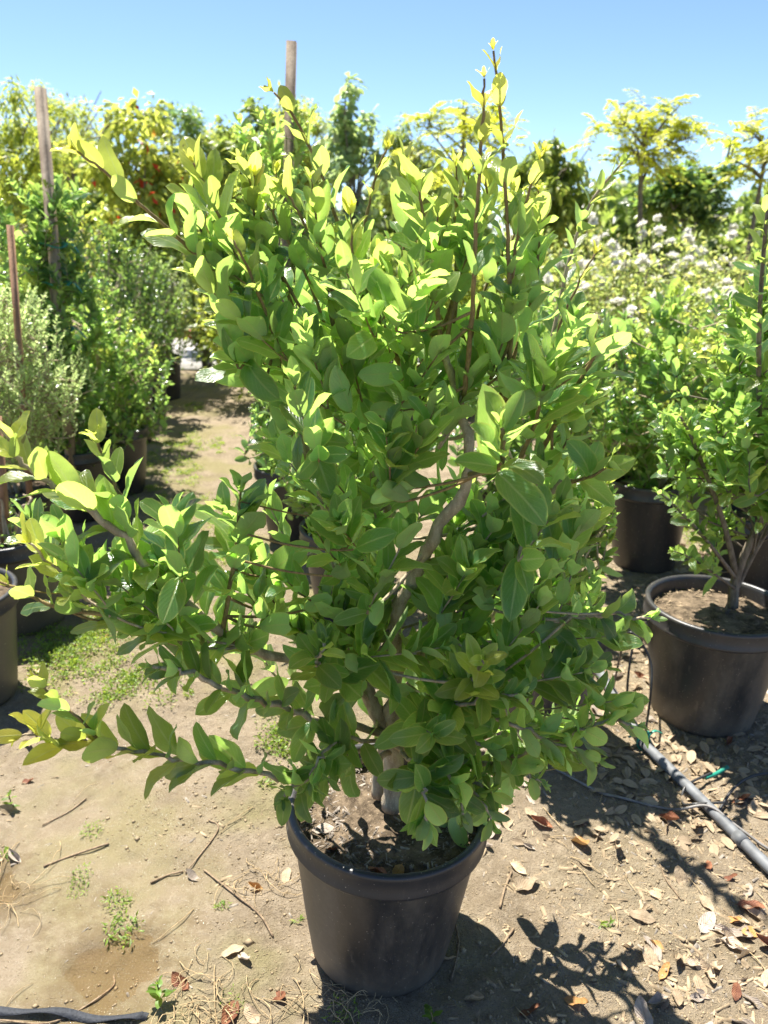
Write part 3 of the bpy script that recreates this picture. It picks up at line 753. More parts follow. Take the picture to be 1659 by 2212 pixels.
while done_ < 118 and tries < 40000:
    tries += 1
    x, y = hr.uniform(40, 1400), hr.uniform(370, 1700)
    if not inside(x, y, OUT): continue
    if x < 450 and y > 1000 and hr.random() < .55: continue
    cx = 860 if y < 1000 else (760 if y < 1450 else 850)
    hw = 480 if y < 1000 else 560
    e = max(0, 1 - ((x - cx) / hw) ** 2) ** .5
    th = .09 + .18 * e
    Yc = 1.40 if y < 1050 else 1.33
    if x < 450 and y > 1000: Yc, th = 1.19, .10
    Yd = Yc + th * hr.uniform(-1, 1) * (1.0 if hr.random() < .6 else .7)
    if y > 1340 and 660 < x < 930 and Yd < 1.52: continue          # the fork of the trunk stays in view
    if 1340 > y > 960 and abs(x - (1015 - (y - 1020) * .5)) < 40 and Yd < 1.36: continue
    tip = at(x, y, Yd)
    if tip[2] < .43: continue
    if any(np.linalg.norm(tip - q) < .042 for q in pts): continue
    d2 = np.linalg.norm(NODES - tip, axis=1)
    lowz = NODES[:, 2] < tip[2] - .05
    if y < 1400:
        d2 = np.where(lowz, d2, d2 + .35)
    k = int(np.argmin(d2)); base = NODES[k]
    if d2[k] > .75: continue
    outw = nrm(np.array((tip[0] - HB[0], (tip[1] - 1.40) * .8, 0)))
    dirn = nrm(UPV * (1.0 if y < 1350 else .45) + outw * (.55 if y < 1350 else .8) + np.array((hr.gauss(0, .25), hr.gauss(0, .25), 0)))
    ls = hr.uniform(.10, .20)
    mid = tip - dirn * ls
    if y < 1050: mid[2] = max(mid[2], base[2] * .3 + tip[2] * .7 - .12)
    Q = spline(np.array([base, base * .5 + mid * .5 + np.array((0, 0, -.01)), mid, tip - dirn * ls * .4, tip]), 4)
    r0 = min(.0045, NR[k] * .7)
    branches[NB[k]][0].tube(Q, np.linspace(r0, .0013, len(Q)), 5)
    tot = np.linalg.norm(np.diff(Q, axis=0), axis=1).sum()
    t0 = max(.12, 1 - (ls * 1.25) / tot)
    high = y < 760
    pairs(hl, Q, t0, .034, hr.uniform(.066, .090), hr, (22, 46) if y < 1350 else (34, 66), (.30 if high else .06) * hr.random(), lift=.55 if y < 1350 else .15, tipscale=.7, skip=.08)
    pts.append(tip); done_ += 1
for i, (mb, mt) in enumerate(branches):
    mb.build('trunk' if i < 2 else 'branch', M[mt], hero, off=HB)
place_leaves(hl, hero, HB, M['privet'], 'hi', TPL_HI, 300)

LSCALE = 1.0
# ------------------------------------------------------------------ other shrubs in pots
def shrub(name, x, y, label, H_, rad, leafmat, tpl, tkey, ln, nsh, seed, pot=(.2, .42, 'pot_clean'), parts=0, spacing=.035, clear=.12, age=.3, col=False, stake=None, group='potted shrubs standing in rows', stems=5, bark='bark', shoot=(.14, .3), extra=None, z=None, aspect=1.0, soil_chips=0, cat='potted shrub', lean=(0, 0)):
    rr = random.Random(seed)
    base = np.array((x, y, float(gh(x, y)) - .006 if z is None else z))
    root = empty(name, base, label, cat, group)
    zt = 0
    if pot:
        add_pot(root, pot[0], pot[1], pot[2], (R(rr.uniform(-1.5, 1.5)), R(rr.uniform(-1.5, 1.5))), None, soil_chips, seed)
        zt = pot[1] * .87
    lv = Leaves(); mb = MB(); nodes = []
    b0 = base + np.array((0, 0, zt))
    for k in range(stems):
        a = k * 6.283 / stems + rr.uniform(-.4, .4); sp = rad * (.15 if col else rr.uniform(.35, .75))
        top = base + np.array((math.cos(a) * sp + lean[0], math.sin(a) * sp * aspect + lean[1], zt + (H_ - zt) * rr.uniform(.6, .92)))
        st = b0 + np.array((math.cos(a) * .025, math.sin(a) * .025, -.01))
        P = spline(np.array([st, st * .7 + top * .3 + np.array((0, 0, .04)), st * .3 + top * .7 + np.array((rr.gauss(0, .03), rr.gauss(0, .03), .05)), top]), 6)
        mb.tube(P, np.linspace(.010 if stems < 7 else .009, .003, len(P)), 6)
        nodes += list(P[3:])
    nodes = np.array(nodes)
    zc = zt + clear + (H_ - zt - clear) * .5; hh = (H_ - zt - clear) * .5
    for k in range(nsh):
        while True:
            v = np.array((rr.uniform(-1, 1), rr.uniform(-1, 1), rr.uniform(-1, 1)))
            q = np.linalg.norm(v)
            if q < 1 and q > rr.uniform(.2, .8): break
        if col: v[:2] = v[:2] / (np.linalg.norm(v[:2]) + .01) * min(1, np.linalg.norm(v[:2]) * 1.2 + .15); v[2] = rr.uniform(-1, 1)
        w = 1.0 if col else (1 - .25 * max(0, v[2]) - .2 * max(0, -v[2]))
        tip = base + np.array((v[0] * rad * w + lean[0] * (v[2] * .5 + .5), v[1] * rad * w * aspect + lean[1] * (v[2] * .5 + .5), zc + v[2] * hh * 1.02))
        d2 = np.linalg.norm((nodes - tip) * np.array((1, 1, .8)), axis=1) + np.where(nodes[:, 2] < tip[2] - .03, 0, .25)
        b = nodes[int(np.argsort(d2)[rr.randrange(min(5, len(nodes)))])]
        out = nrm(np.array((v[0], v[1], 0)))
        dn = nrm(UPV * .9 + out * .5 + np.array((rr.gauss(0, .25), rr.gauss(0, .25), 0)))
        ls = rr.uniform(*shoot)
        mid = tip - dn * ls
        Q = spline(np.array([b, mid, tip - dn * ls * .4, tip]), 4)
        mb.tube(Q, np.linspace(.0035, .0012, len(Q)), 4, cap=False)
        tot = np.linalg.norm(np.diff(Q, axis=0), axis=1).sum()
        pairs(lv, Q, max(.1, 1 - ls * 1.1 / tot), spacing, ln * rr.uniform(.8, 1.15), rr, (30, 64), age * rr.random() * (1.2 if v[2] > .2 else .5), tipscale=.7, skip=.06, terminal=ln > .03)
    for e in (extra or []):
        P = spline(np.array([at(*p) for p in e[0]]), 6)
        mb.tube(P, np.linspace(e[1], e[1] * .35, len(P)), 6)
        if e[2] is not None: pairs(lv, P, e[2], e[3], e[4], rr, (28, 58), e[5])
    mb.build('stem', M[bark], root, off=base)
    place_leaves(lv, root, base, M[leafmat], tkey, tpl, parts)
    if stake:
        (sx0, sy0, Y0), (sx1, sy1, Y1), w_, mt, ties = stake
        a_, b_ = at(sx1, sy1, Y1), at(sx0, sy0, Y0)
        if pot:                                        # runs on down into the soil
            d_ = nrm(a_ - b_)
            if abs(d_[2]) > .2 and a_[2] > base[2] + zt: a_ = a_ + d_ * ((a_[2] - base[2] - zt + .05) / abs(d_[2]))
        s = MB(); mid = (a_ + b_) / 2; dv = b_ - a_; L_ = np.linalg.norm(dv)
        q = Vector(dv).to_track_quat('Z', 'Y').to_matrix()
        s.box(mid, (w_, w_, L_), np.array(q))
        so = s.build('stake', M[mt], root, off=base, smooth=False)
        for f in ties:
            c = a_ + dv * f
            tb = MB(); th = np.linspace(0, 6.283, 20); rt_ = w_ * 1.5
            tb.tube(np.stack([c[0] + rt_ * np.cos(th), c[1] + rt_ * .9 * np.sin(th), c[2] + .012 * np.sin(th * 2)], 1), .012, 5, cap=False, flat=.35)
            e_ = c + np.array((rt_, -rt_ * .5, 0)); tb.tube(spline(np.array([e_, e_ + (.05, -.02, .01), e_ + (.09, -.02, -.04)]), 4), .007, 4, flat=.3)
            tb.build('tie', M['tie'], so, off=base)
    return root

P_ = gnd
GR = 'potted shrubs standing in rows'
# beside and behind the large shrub
shrub('potted_privet_shrub', 1.13, 2.34, 'shrub with sparse low twigs and thick bare stem in a large rimmed pot', 1.60, .36, 'privet', TPL_HI, 'hi', .080, 125, 21, (.235, .43, 'pot'), 300, clear=.36, lean=(.12, 0), age=.35, shoot=(.12, .24), spacing=.03, soil_chips=500, stems=1, bark='bark_dark',
      extra=[([(1582, 1312, 2.34), (1592, 1240, 2.34), (1640, 1130, 2.32), (1700, 1020, 2.30)], .019, None, 0, 0, 0),
             ([(1590, 1240, 2.34), (1560, 1120, 2.3), (1500, 960, 2.28), (1470, 900, 2.26)], .011, .5, .04, .06, .4),
             ([(1590, 1250, 2.34), (1520, 1160, 2.2), (1450, 1085, 2.12), (1420, 1062, 2.1)], .007, .45, .03, .062, .1),
             ([(1585, 1270, 2.32), (1500, 1210, 2.16), (1455, 1190, 2.1)], .005, .4, .028, .06, .1),
             ([(1640, 900, 2.2), (1640, 700, 2.05), (1655, 480, 1.95), (1665, 420, 1.95)], .008, .2, .05, .085, .35)])
shrub('potted_privet_shrub', 1.33, 3.62, 'leafy green shrub in a clean black pot beside a patch of green weeds', 1.42, .50, 'privet_far', TPL_LO, 'lo', .085, 120, 22, (.205, .46, 'pot_clean'), 250, clear=.12, age=.5)
shrub('potted_privet_shrub', 1.72, 3.25, 'small dark pot shrub half hidden behind the bare stemmed shrub', 1.3, .42, 'privet_far', TPL_LO, 'lo', .062, 100, 23, (.20, .42, 'pot_clean'), 120, clear=.2)
shrub('potted_privet_shrub', .52, 2.24, 'shrub in scuffed brownish pot close behind the front shrub, one tall leaning shoot', 1.02, .24, 'privet', TPL_LO, 'lo', .07, 70, 24, (.205, .40, 'pot'), 250, clear=.12, age=.3, soil_chips=200,
      extra=[([(1130, 1000, 2.2), (1195, 720, 2.18), (1230, 560, 2.15), (1275, 440, 2.12), (1345, 350, 2.08)], .007, .35, .05, .088, .25)])
shrub('staked_privet_column', -.50, 4.05, 'narrow column shrub tied to a tall grey stake with green tape', 2.14, .20, 'privet', TPL_LO, 'lo', .075, 150, 25, (.205, .43, 'pot_clean'), 150, clear=.05, col=True, age=.5,
      stake=((630, 90, 4.0), (622, 420, 4.0), .044, 'stake', (.62, .50)))
shrub('potted_privet_shrub', -.15, 3.1, 'dense green shrub in the row just behind the large front shrub', 1.25, .42, 'privet_far', TPL_LO, 'lo', .07, 120, 26, (.205, .42, 'pot_clean'), 120, clear=.12)
shrub('potted_privet_shrub', .62, 3.4, 'upright green shrub between the large front shrub and the white roses', 1.42, .42, 'privet_far', TPL_LO, 'lo', .07, 120, 27, (.205, .42, 'pot_clean'), 120, clear=.12)
shrub('potted_privet_shrub', -.62, 5.35, 'green shrub spilling over the dirt path beyond the staked column', 1.15, .45, 'privet_far', TPL_LO, 'lo', .065, 90, 28, (.205, .42, 'pot_clean'), 80, clear=.02)
# the row along the dirt path
shrub('variegated_shrub', -1.86, 3.72, 'cream speckled small leaved shrub with a red brown stake in its pot', 1.50, .42, 'variegated', TPL_TINY, 'tiny', .034, 460, 31, (.215, .42, 'pot_clean'), 0, clear=.20, spacing=.020, age=.2, shoot=(.1, .22), soil_chips=300,
      stake=((22, 486, 3.55), (62, 1040, 3.55), .023, 'rust_stake', ()))
shrub('potted_privet_shrub', -1.58, 3.02, 'nearly bare stake pot with a pale lit rim and brown soil beside the cream shrub', .62, .16, 'privet_far', TPL_LO, 'lo', .045, 14, 32, (.222, .43, 'pot_grey'), 10, clear=.0, soil_chips=400,
      stake=((-8, 900, 3.0), (10, 1120, 3.0), .03, 'rust_stake', ()))
shrub('potted_privet_shrub', -1.53, 2.44, 'faded grey pot with low yellow green leaves at the edge of the weeds', .72, .17, 'privet_far', TPL_LO, 'lo', .05, 16, 33, (.222, .43, 'pot_grey'), 10, clear=.0)
shrub('staked_privet_column', -1.80, 4.35, 'narrow column shrub on a leaning stake with three green ties', 1.86, .22, 'privet_far', TPL_LO, 'lo', .085, 150, 34, (.21, .43, 'pot_clean'), 120, clear=.05, col=True, age=.5,
      stake=((87, 190, 4.35), (106, 420, 4.30), .042, 'stake', (.62, .52, .40)))
shrub('potted_privet_shrub', -1.72, 4.80, 'yellow green shrub with spreading low shoots in a pot of pale chips', 1.22, .42, 'privet_far', TPL_LO, 'lo', .062, 150, 35, (.20, .43, 'pot_clean'), 150, clear=.0, age=.7, soil_chips=200)
shrub('potted_privet_shrub', -2.05, 5.35, 'bright green shrub in a black pot between the yellow green and dark shrubs', 1.5, .40, 'privet_far', TPL_LO, 'lo', .06, 130, 36, (.19, .43, 'pot_clean'), 100, clear=.1, age=.5)
shrub('potted_laurel_shrub', -2.02, 6.1, 'loose green shrub in a tall black pot along the dirt path', 1.75, .42, 'dark_shrub', TPL_LO, 'lo', .06, 130, 37, (.17, .44, 'pot_clean'), 0, clear=.1, age=.4)
shrub('potted_laurel_shrub', -2.12, 6.95, 'dark small leaved shrub in a tall black pot near the end of the row', 1.55, .40, 'dark_shrub', TPL_LO, 'lo', .05, 150, 38, (.155, .45, 'pot_clean'), 0, clear=.05, spacing=.028)
shrub('potted_laurel_shrub', -2.20, 7.8, 'fine grey green shrub in the last black pot before the gravel lane', 1.5, .42, 'grey_green', TPL_LO, 'lo', .045, 130, 39, (.155, .44, 'pot_clean'), 0, clear=.05, spacing=.028)
shrub('potted_laurel_shrub', -2.75, 5.3, 'tall glossy green shrub behind the cream speckled one', 1.95, .55, 'privet_far', TPL_LO, 'lo', .055, 170, 40, (.2, .43, 'pot_clean'), 0, clear=.1)
shrub('potted_laurel_shrub', -2.85, 7.2, 'pale green bushy shrub behind the tall black pots', 2.0, .6, 'lime', TPL_LO, 'lo', .05, 170, 41, (.2, .43, 'pot_clean'), 0, clear=.1)

# ------------------------------------------------------------------ trees behind
def tree(name, cx, cy, hw, hh, Y, kind, label, n, ln, seed, tpl=TPL_TINY, cat='tree', droop=.4, clump=.25, trunk_r=.03, bark='bark_dark', sparse=.0, group='container trees behind the shrubs', flat=1.0, shell=.3):
    rr = random.Random(seed)
    top_ = cy - hh; hh = hh * (1.0 if kind == 'feather' else 1.15); cy = top_ + hh; hw = hw * (1.0 if kind == 'feather' else 1.08)
    C = at(cx, cy, Y); T = at(cx, cy - hh, Y); Wd = abs(at(cx + hw, cy, Y)[0] - C[0]); Hh = T[2] - C[2]
    base = np.array((C[0] + rr.uniform(-.1, .1), Y, 0.0))
    root = empty(name, base, label, cat, group)
    mb = MB(); lv = Leaves(); limbs = []
    fork = np.array((C[0], Y, C[2] - Hh * .75))
    if fork[2] < .4: fork[2] = .4
    P = spline(np.array([base, base * .5 + fork * .5 + np.array((rr.gauss(0, .04), 0, 0)), fork, C + np.array((0, 0, Hh * .1))]), 6)
    mb.tube(P, np.linspace(trunk_r, trunk_r * .45, len(P)), 8)
    nl = 9
    for k in range(nl):
        a = k * 2.4 + rr.uniform(-.4, .4); f = rr.uniform(.35, .95)
        tip = C + np.array((math.cos(a) * Wd * f, math.sin(a) * Wd * f, Hh * rr.uniform(-.45, .85)))
        s = P[int(len(P) * rr.uniform(.62, .95))]
        if s[2] > tip[2] - .05: s = fork
        Q = spline(np.array([s, s * .5 + tip * .5 + np.array((0, 0, Hh * .05)), tip]), 6)
        mb.tube(Q, np.linspace(trunk_r * .45, .005, len(Q)), 5)
        limbs += list(Q[3:])
    limbs = np.array(limbs + list(P[-5:]))
    # clumps give an uneven outline with gaps
    ncl = 44 if kind != 'feather' else 30
    cl = []
    for k in range(ncl):
        while True:
            v = np.array((rr.uniform(-1, 1), rr.uniform(-1, 1), rr.uniform(-1, 1))); q = np.linalg.norm(v)
            if shell < q < 1: break
        cl.append((C + v * np.array((Wd, Wd, Hh * flat)) * rr.uniform(.8, 1.05), rr.uniform(.6, 1.2)))
    for c, sc in cl:
        b = limbs[int(np.argmin(np.linalg.norm(limbs - c, axis=1)))]
        Q = spline(np.array([b, b * .5 + c * .5 + np.array((0, 0, .05)), c]), 4)
        mb.tube(Q, np.linspace(.009, .003, len(Q)), 4, cap=False)
    per = int(n * (1.0 if kind == 'feather' else .95)) // ncl
    for c, sc in cl:
        if kind == 'feather':
            for q in range(per):
                a = rr.uniform(0, 6.283); e = rr.uniform(-.35, 1.2)
                d = np.array((math.cos(a) * math.cos(e), math.sin(a) * math.cos(e), math.sin(e)))
                L = ln * rr.uniform(.7, 1.2); p = c + np.array((rr.gauss(0, .07), rr.gauss(0, .07), rr.gauss(0, .05)))
                sd = nrm(np.cross(d, UPV)); ag = rr.random() * .6
                Q = []
                for u in np.linspace(0, 1, 10):
                    Q.append(p + d * L * u + np.array((0, 0, -L * .45 * u * u)))
                mb.tube(np.array(Q[::3]), .0025, 3, cap=False)
                for w_, u in enumerate(np.linspace(.12, 1, 10)):
                    for sg in (-1, 1):
                        ll = L * .30 * (1 - abs(u - .45)) * rr.uniform(.85, 1.1)
                        lv.add(Q[w_], sd * sg + d * .5 + np.array((0, 0, -.3)), UPV + d * .2 + np.array((rr.gauss(0, .3), rr.gauss(0, .3), 0)), ll, ag, .95)
        else:
            for q in range(per):
                off = np.array((rr.gauss(0, 1), rr.gauss(0, 1), rr.gauss(0, 1))); off = off / max(1, np.linalg.norm(off)) * clump * sc * rr.random() ** .45 * min(Wd, Hh) * 1.25
                p = c + off
                d = nrm(off + np.array((rr.gauss(0, .12), rr.gauss(0, .12), 0))) + np.array((rr.gauss(0, .4), rr.gauss(0, .4), -droop + rr.gauss(0, .3)))
                lv.add(p, d, UPV + np.array((rr.gauss(0, .6), rr.gauss(0, .6), 0)), ln * rr.uniform(.7, 1.3), max(0, rr.gauss(.15, .25)) if rr.random() < .6 else 0, rr.uniform(.8, 1.2))
    mb.build('trunk', M[bark], root, off=base)
    A = lv.arrays()
    o = mobj('crown', merge_leaves('crown', A, np.arange(len(A[0])), tpl, M[{'feather': 'yellow'}.get(kind, kind)], base), root)
    return root
tree('container_tree', 30, 340, 120, 165, 8.5, 'lime', 'airy lime green young tree behind the red brown stake', 5200, .085, 51, TPL_NARROW, droop=.5)
tree('container_tree', 150, 290, 95, 120, 12, 'lime', 'feathery pale green tree with a pointed top behind the leaning stake', 4600, .085, 52, TPL_NARROW, droop=.1)
tree('container_tree', 295, 350, 110, 155, 8.8, 'gold_red', 'yellow green tree with a few red leaves', 4200, .10, 53, TPL_TINY, droop=.7)
tree('container_tree', 375, 340, 75, 140, 11.5, 'dark_shrub', 'dark green upright tree behind the tree with red leaves', 5200, .085, 54, TPL_NARROW, droop=-.2)
tree('container_tree', 440, 350, 65, 130, 12, 'lime', 'rounded lime tree beside the dark upright tree', 4200, .085, 55, TPL_NARROW, droop=-.1)
tree('container_tree', 535, 335, 80, 125, 9.5, 'olive', 'mid green loose tree left of the tall grey stake'.replace('left of', 'next to'), 4600, .09, 56, TPL_TINY, droop=.4)
tree('container_tree', 660, 310, 70, 115, 11, 'lime', 'lime green tree directly behind the tall grey stake', 4400, .09, 57, TPL_NARROW, droop=.3)
tree('container_tree', 765, 345, 75, 185, 8.0, 'grey_green', 'tall airy grey green tree with small round leaves', 1300, .085, 58, TPL_ROUND, droop=.4, clump=.22)
tree('container_tree', 880, 350, 65, 115, 11.5, 'olive', 'soft olive green tree between the airy tree and a yellow feathery one', 4200, .09, 59, TPL_NARROW, droop=.2)
tree('feathery_tree', 1000, 300, 118, 105, 8.6, 'feather', 'yellow feathery tree behind the two tallest shoots of the front shrub', 110, .36, 60, TPL_TINY[:2])
tree('container_tree', 1190, 395, 92, 100, 9.0, 'olive', 'drooping green tree between two yellow feathery trees', 4600, .10, 61, TPL_TINY, droop=.9)
tree('feathery_tree', 1392, 295, 110, 100, 8.4, 'feather', 'yellow feathery tree on a bare trunk above the white roses', 120, .33, 62, TPL_TINY[:2], trunk_r=.038)
tree('container_tree', 1485, 415, 100, 80, 9.5, 'dark_shrub', 'dark round glossy tree behind the white rose bushes', 5200, .09, 63, TPL_TINY, droop=.3)
tree('feathery_tree', 1655, 320, 90, 90, 7.8, 'feather', 'yellow feathery tree with a thin forked trunk at the end of the rose row', 80, .36, 64, TPL_TINY[:2])
# stakes that hold the yellow tree
for q, (sx, ty, by) in enumerate(((1388, 385, 620), (1378, 420, 620))):
    pass
def bush(name, px, top, Y, rad, kind, label, n, ln, seed, tpl=TPL_TINY, cat='shrub', blooms=0, group='shrubs behind the pots', base_z=0.0):
    rr = random.Random(seed)
    t_ = at(px, top, Y); base = np.array((t_[0], Y, 0.0)); Hh = t_[2]
    root = empty(name, base, label, cat, group)
    mb = MB(); lv = Leaves(); tips = []
    for k in range(26):
        a = rr.uniform(0, 6.283); f = rr.uniform(.1, 1); h = Hh * (1 - .45 * f * f) * rr.uniform(.75, 1.03)
        tip = base + np.array((math.cos(a) * rad * f, math.sin(a) * rad * f, h))
        Q = spline(np.array([base + np.array((rr.gauss(0, .03), rr.gauss(0, .03), .0)), base * .5 + tip * .5 + np.array((0, 0, h * .08)), tip]), 6)
        mb.tube(Q, np.linspace(.009, .003, len(Q)), 5); tips.append(tip)
        m = n // 26
        for q in range(m):
            u = rr.uniform(.3, 1.0); p = Q[min(len(Q) - 1, int(u * (len(Q) - 1)))]
            off = np.array((rr.gauss(0, .13), rr.gauss(0, .13), rr.gauss(0, .11)))
            d = nrm(off) + np.array((rr.gauss(0, .3), rr.gauss(0, .3), rr.gauss(.1, .3)))
            lv.add(p + off, d, UPV + np.array((rr.gauss(0, .5), rr.gauss(0, .5), 0)), ln * rr.uniform(.7, 1.25), max(0, rr.gauss(.1, .3)) if u > .7 else 0)
    mb.build('stem', M['bark_dark'], root, off=base)
    A = lv.arrays()
    o = mobj('foliage', merge_leaves('foliage', A, np.arange(len(A[0])), tpl, M[kind], base), root); o['kind'] = 'stuff'
    if blooms:
        for k in range(blooms):
            a = rr.uniform(0, 6.283); f = math.sqrt(rr.random())
            h = Hh * (1 - .45 * f * f) * rr.uniform(.94, 1.10)
            if k % 3: a, f, h = last[0] + rr.gauss(0, .10), last[1] + rr.gauss(0, .07), last[2] + rr.gauss(0, .04)
            else: last = (a, f, h)
            b = link(bpy.data.objects.new('bloom', BLOOM[rr.randrange(3)]), root)
            b.location = (math.cos(a) * rad * f, math.sin(a) * rad * f, h); b.rotation_euler = (rr.gauss(0, .4), rr.gauss(0, .4), rr.uniform(0, 6)); b.scale = (rr.uniform(.7, 1.25),) * 3
    return root
BLOOM = []
for q in range(3):
    lv = Leaves(); rr = random.Random(q + 80)
    for m in range(16):
        a = m * 2.4; e = .15 + .075 * m
        d = np.array((math.cos(a) * math.cos(e), math.sin(a) * math.cos(e), math.sin(e)))
        lv.add(d * .002, d, UPV - d * .5, rr.uniform(.042, .055), rr.random() * .25, 1.7)
    A = lv.arrays(); BLOOM.append(merge_leaves('bloom', A, np.arange(len(A[0])), TPL_TINY, M['petal'], (0, 0, 0)))
GB = 'white rose bushes'
bush('rose_bush', 1240, 520, 6.3, .75, 'rose_leaf', 'white flowering rose bush next to the tall leaning shoot', 4600, .05, 71, blooms=32, cat='rose bush', group=GB)
bush('rose_bush', 1390, 520, 6.0, .80, 'rose_leaf', 'white rose bush with the thickest cluster of blooms below the yellow tree', 4800, .05, 72, blooms=60, cat='rose bush', group=GB)
bush('rose_bush', 1570, 500, 6.2, .85, 'rose_leaf', 'broad rose bush with white blooms below the forked yellow tree', 5000, .05, 73, blooms=44, cat='rose bush', group=GB)
bush('rose_bush', 1480, 452, 7.6, .80, 'rose_leaf', 'taller rose bush with red tinged tips below the dark round tree', 4800, .055, 74, blooms=18, cat='rose bush', group=GB)
bush('rose_bush', 1640, 455, 7.8, .90, 'rose_leaf', 'reddish tipped rose bush beneath the forked trunk', 4800, .055, 75, blooms=16, cat='rose bush', group=GB)
bush('rose_bush', 1320, 470, 7.9, .70, 'rose_leaf', 'faded buff rose bush behind the leaning shoot', 4200, .05, 76, blooms=12, cat='rose bush', group=GB)
bush('rose_bush', 1480, 640, 4.9, .55, 'lime', 'low bright green bush with a few white blooms before the rose row', 3600, .055, 77, blooms=20, cat='rose bush', group=GB)
bush('rose_bush', 1640, 620, 4.9, .55, 'rose_leaf', 'low rose bush behind the bare stemmed shrub', 3600, .05, 78, blooms=24, cat='rose bush', group=GB)
bush('green_bush', 1130, 480, 7.2, .7, 'olive', 'olive green bush below the drooping green tree', 4200, .07, 79)
bush('green_bush', 1000, 470, 7.5, .7, 'lime', 'lime bush below the tallest shoots of the front shrub', 4200, .07, 80)
bush('green_bush', 860, 470, 7.3, .7, 'olive', 'dull green bush below the soft olive tree', 4200, .07, 81)
bush('green_bush', 730, 460, 7.0, .65, 'grey_green', 'grey green bush below the airy round leaved tree', 4000, .07, 82)
bush('green_bush', 560, 470, 7.6, .7, 'lime', 'lime green bush beyond the staked column shrub', 4200, .07, 83)
bush('green_bush', 420, 480, 9.2, .6, 'olive', 'olive bush at the near edge of the gravel lane', 3600, .07, 84)
bush('green_bush', 270, 470, 8.9, .8, 'dark_shrub', 'dark green bush behind the end of the potted row', 4400, .07, 85)
bush('green_bush', 110, 460, 8.0, .9, 'lime', 'yellow green bush behind the column shrub on a leaning stake', 4600, .07, 86)
bush('green_bush', -30, 470, 6.8, .7, 'lime', 'pale bush behind the cream speckled shrub', 3800, .07, 87)

# far trees as one mass
lv = Leaves(); rr = random.Random(90)
for k in range(24000):
    x = rr.uniform(-14, 14); Yf = 22 + rr.uniform(-2, 2)
    top = (2.7 if x < 1.5 else 1.9) + .6 * math.sin(x * 1.3) + .4 * math.sin(x * 3.1 + 1)
    z = top * rr.random() ** .7
    lv.add(np.array((x, Yf, z)), np.array((rr.gauss(0, 1), rr.gauss(0, 1), rr.gauss(-.2, .8))), UPV + np.array((rr.gauss(0, .6), rr.gauss(0, .6), 0)), rr.uniform(.25, .5), 0, 1.3)
A = lv.arrays()
o = mobj('far_treeline', merge_leaves('far_treeline', A, np.arange(len(A[0])), TPL_TINY, M['olive'], (0, 0, 0)))
tag(o, 'hazy olive line of distant trees along the horizon', 'tree line', kind='stuff')

# ------------------------------------------------------------------ irrigation
pv = [gnd(1000, 1395), gnd(1290, 1455), gnd(1390, 1618), gnd(1520, 1745), gnd(1659, 1885), gnd(1800, 2010)]
pv = [np.array((p[0], p[1], max(0, float(gh(p[0], p[1]))) + .018)) for p in pv]
pipe = empty('irrigation_pipe', pv[2] - np.array((0, 0, .018)), 'dark grey plastic irrigation pipe lying on the leaf littered dirt', 'pipe')
b = MB(); b.tube(spline(np.array(pv[2:]), 8), .0165, 14); b.build('pipe_run', M['pipe'], pipe, off=pipe.location)
b = MB(); b.tube(spline(np.array([pv[1], pv[1] * .5 + pv[2] * .5, pv[2]]), 8), .0175, 14); b.build('buried_section', M['pipe'], pipe, off=pipe.location)
b = MB(); c = gnd(1608, 1835); cc = spline(np.array(pv[2:]), 8)
k = int(np.argmin(np.linalg.norm(cc[:, :2] - c[:2], axis=1))); b.tube(cc[k - 1:k + 1], .019, 14); b.build('coupling', M['pipe'], pipe, off=pipe.location)
b = MB(); c = pv[2]; rr = random.Random(5)
th = np.linspace(0, 12.5, 40)
b.tube(np.stack([c[0] + .022 * np.cos(th), c[1] + .02 * np.sin(th) * .4 + th * .0012, c[2] + .022 * np.sin(th)], 1), .006, 5, flat=.4)
for q in range(5):
    e = c + np.array((rr.uniform(-.06, .07), rr.uniform(-.04, .04), rr.uniform(-.005, .03)))
    b.tube(spline(np.array([c + np.array((0, 0, .02)), c * .5 + e * .5 + np.array((0, 0, .03)), e]), 5), .006, 5, flat=.35)
b.build('tie', M['tie'], pipe, off=pipe.location)
def tube_thing(name, pts, rad, mat, label, cat='drip tube', k=7, group=None):
    P = spline(np.array(pts), 8); base = P[0].copy()
    m = MB(); m.tube(P, rad, k); o = m.build(name, M[mat], loc=base, off=base)
    return tag(o, label, cat, group)
def lay(px, py, dz=.006):
    p = gnd(px, py); p[2] = float(gh(p[0], p[1])) + dz; return p
tube_thing('drip_tube', [lay(1200, 1662), lay(1290, 1712), lay(1345, 1728), lay(1450, 1752, .01), lay(1525, 1762, .04), lay(1590, 1800, .02), lay(1665, 1842), lay(1760, 1880)], .0042, 'grey_tube', 'thin sunbleached drip tube crossing over the grey pipe')
tube_thing('drip_tube', [lay(1562, 1752, .03), lay(1500, 1752, .035), lay(1475, 1735, .008), lay(1480, 1712, .03), lay(1535, 1682, .03)], .004, 'tube', 'black drip tube looped round the grey pipe')
tube_thing('drip_tube', [lay(1548, 1762, .01), lay(1580, 1722, .03), lay(1625, 1696, .03), lay(1720, 1680, .02)], .0045, 'tube', 'black drip tube arching from the pipe toward the bare stemmed shrub')
sp = tube_thing('drip_emitter', [lay(1522, 1690, .02), lay(1545, 1680, .02), lay(1570, 1670, .02)], .007, 'tie', 'teal plastic drip stake lying on dry leaves', 'drip emitter', 6)
base_ = gnd(1385, 1632)
def arch(px, py, Y, toppx, toppy, endx, endy):
    return [lay(px, py), at(toppx - (toppx - px) * .1, (toppy * .6 + py * .4), Y), at(toppx, toppy, Y - .02)]
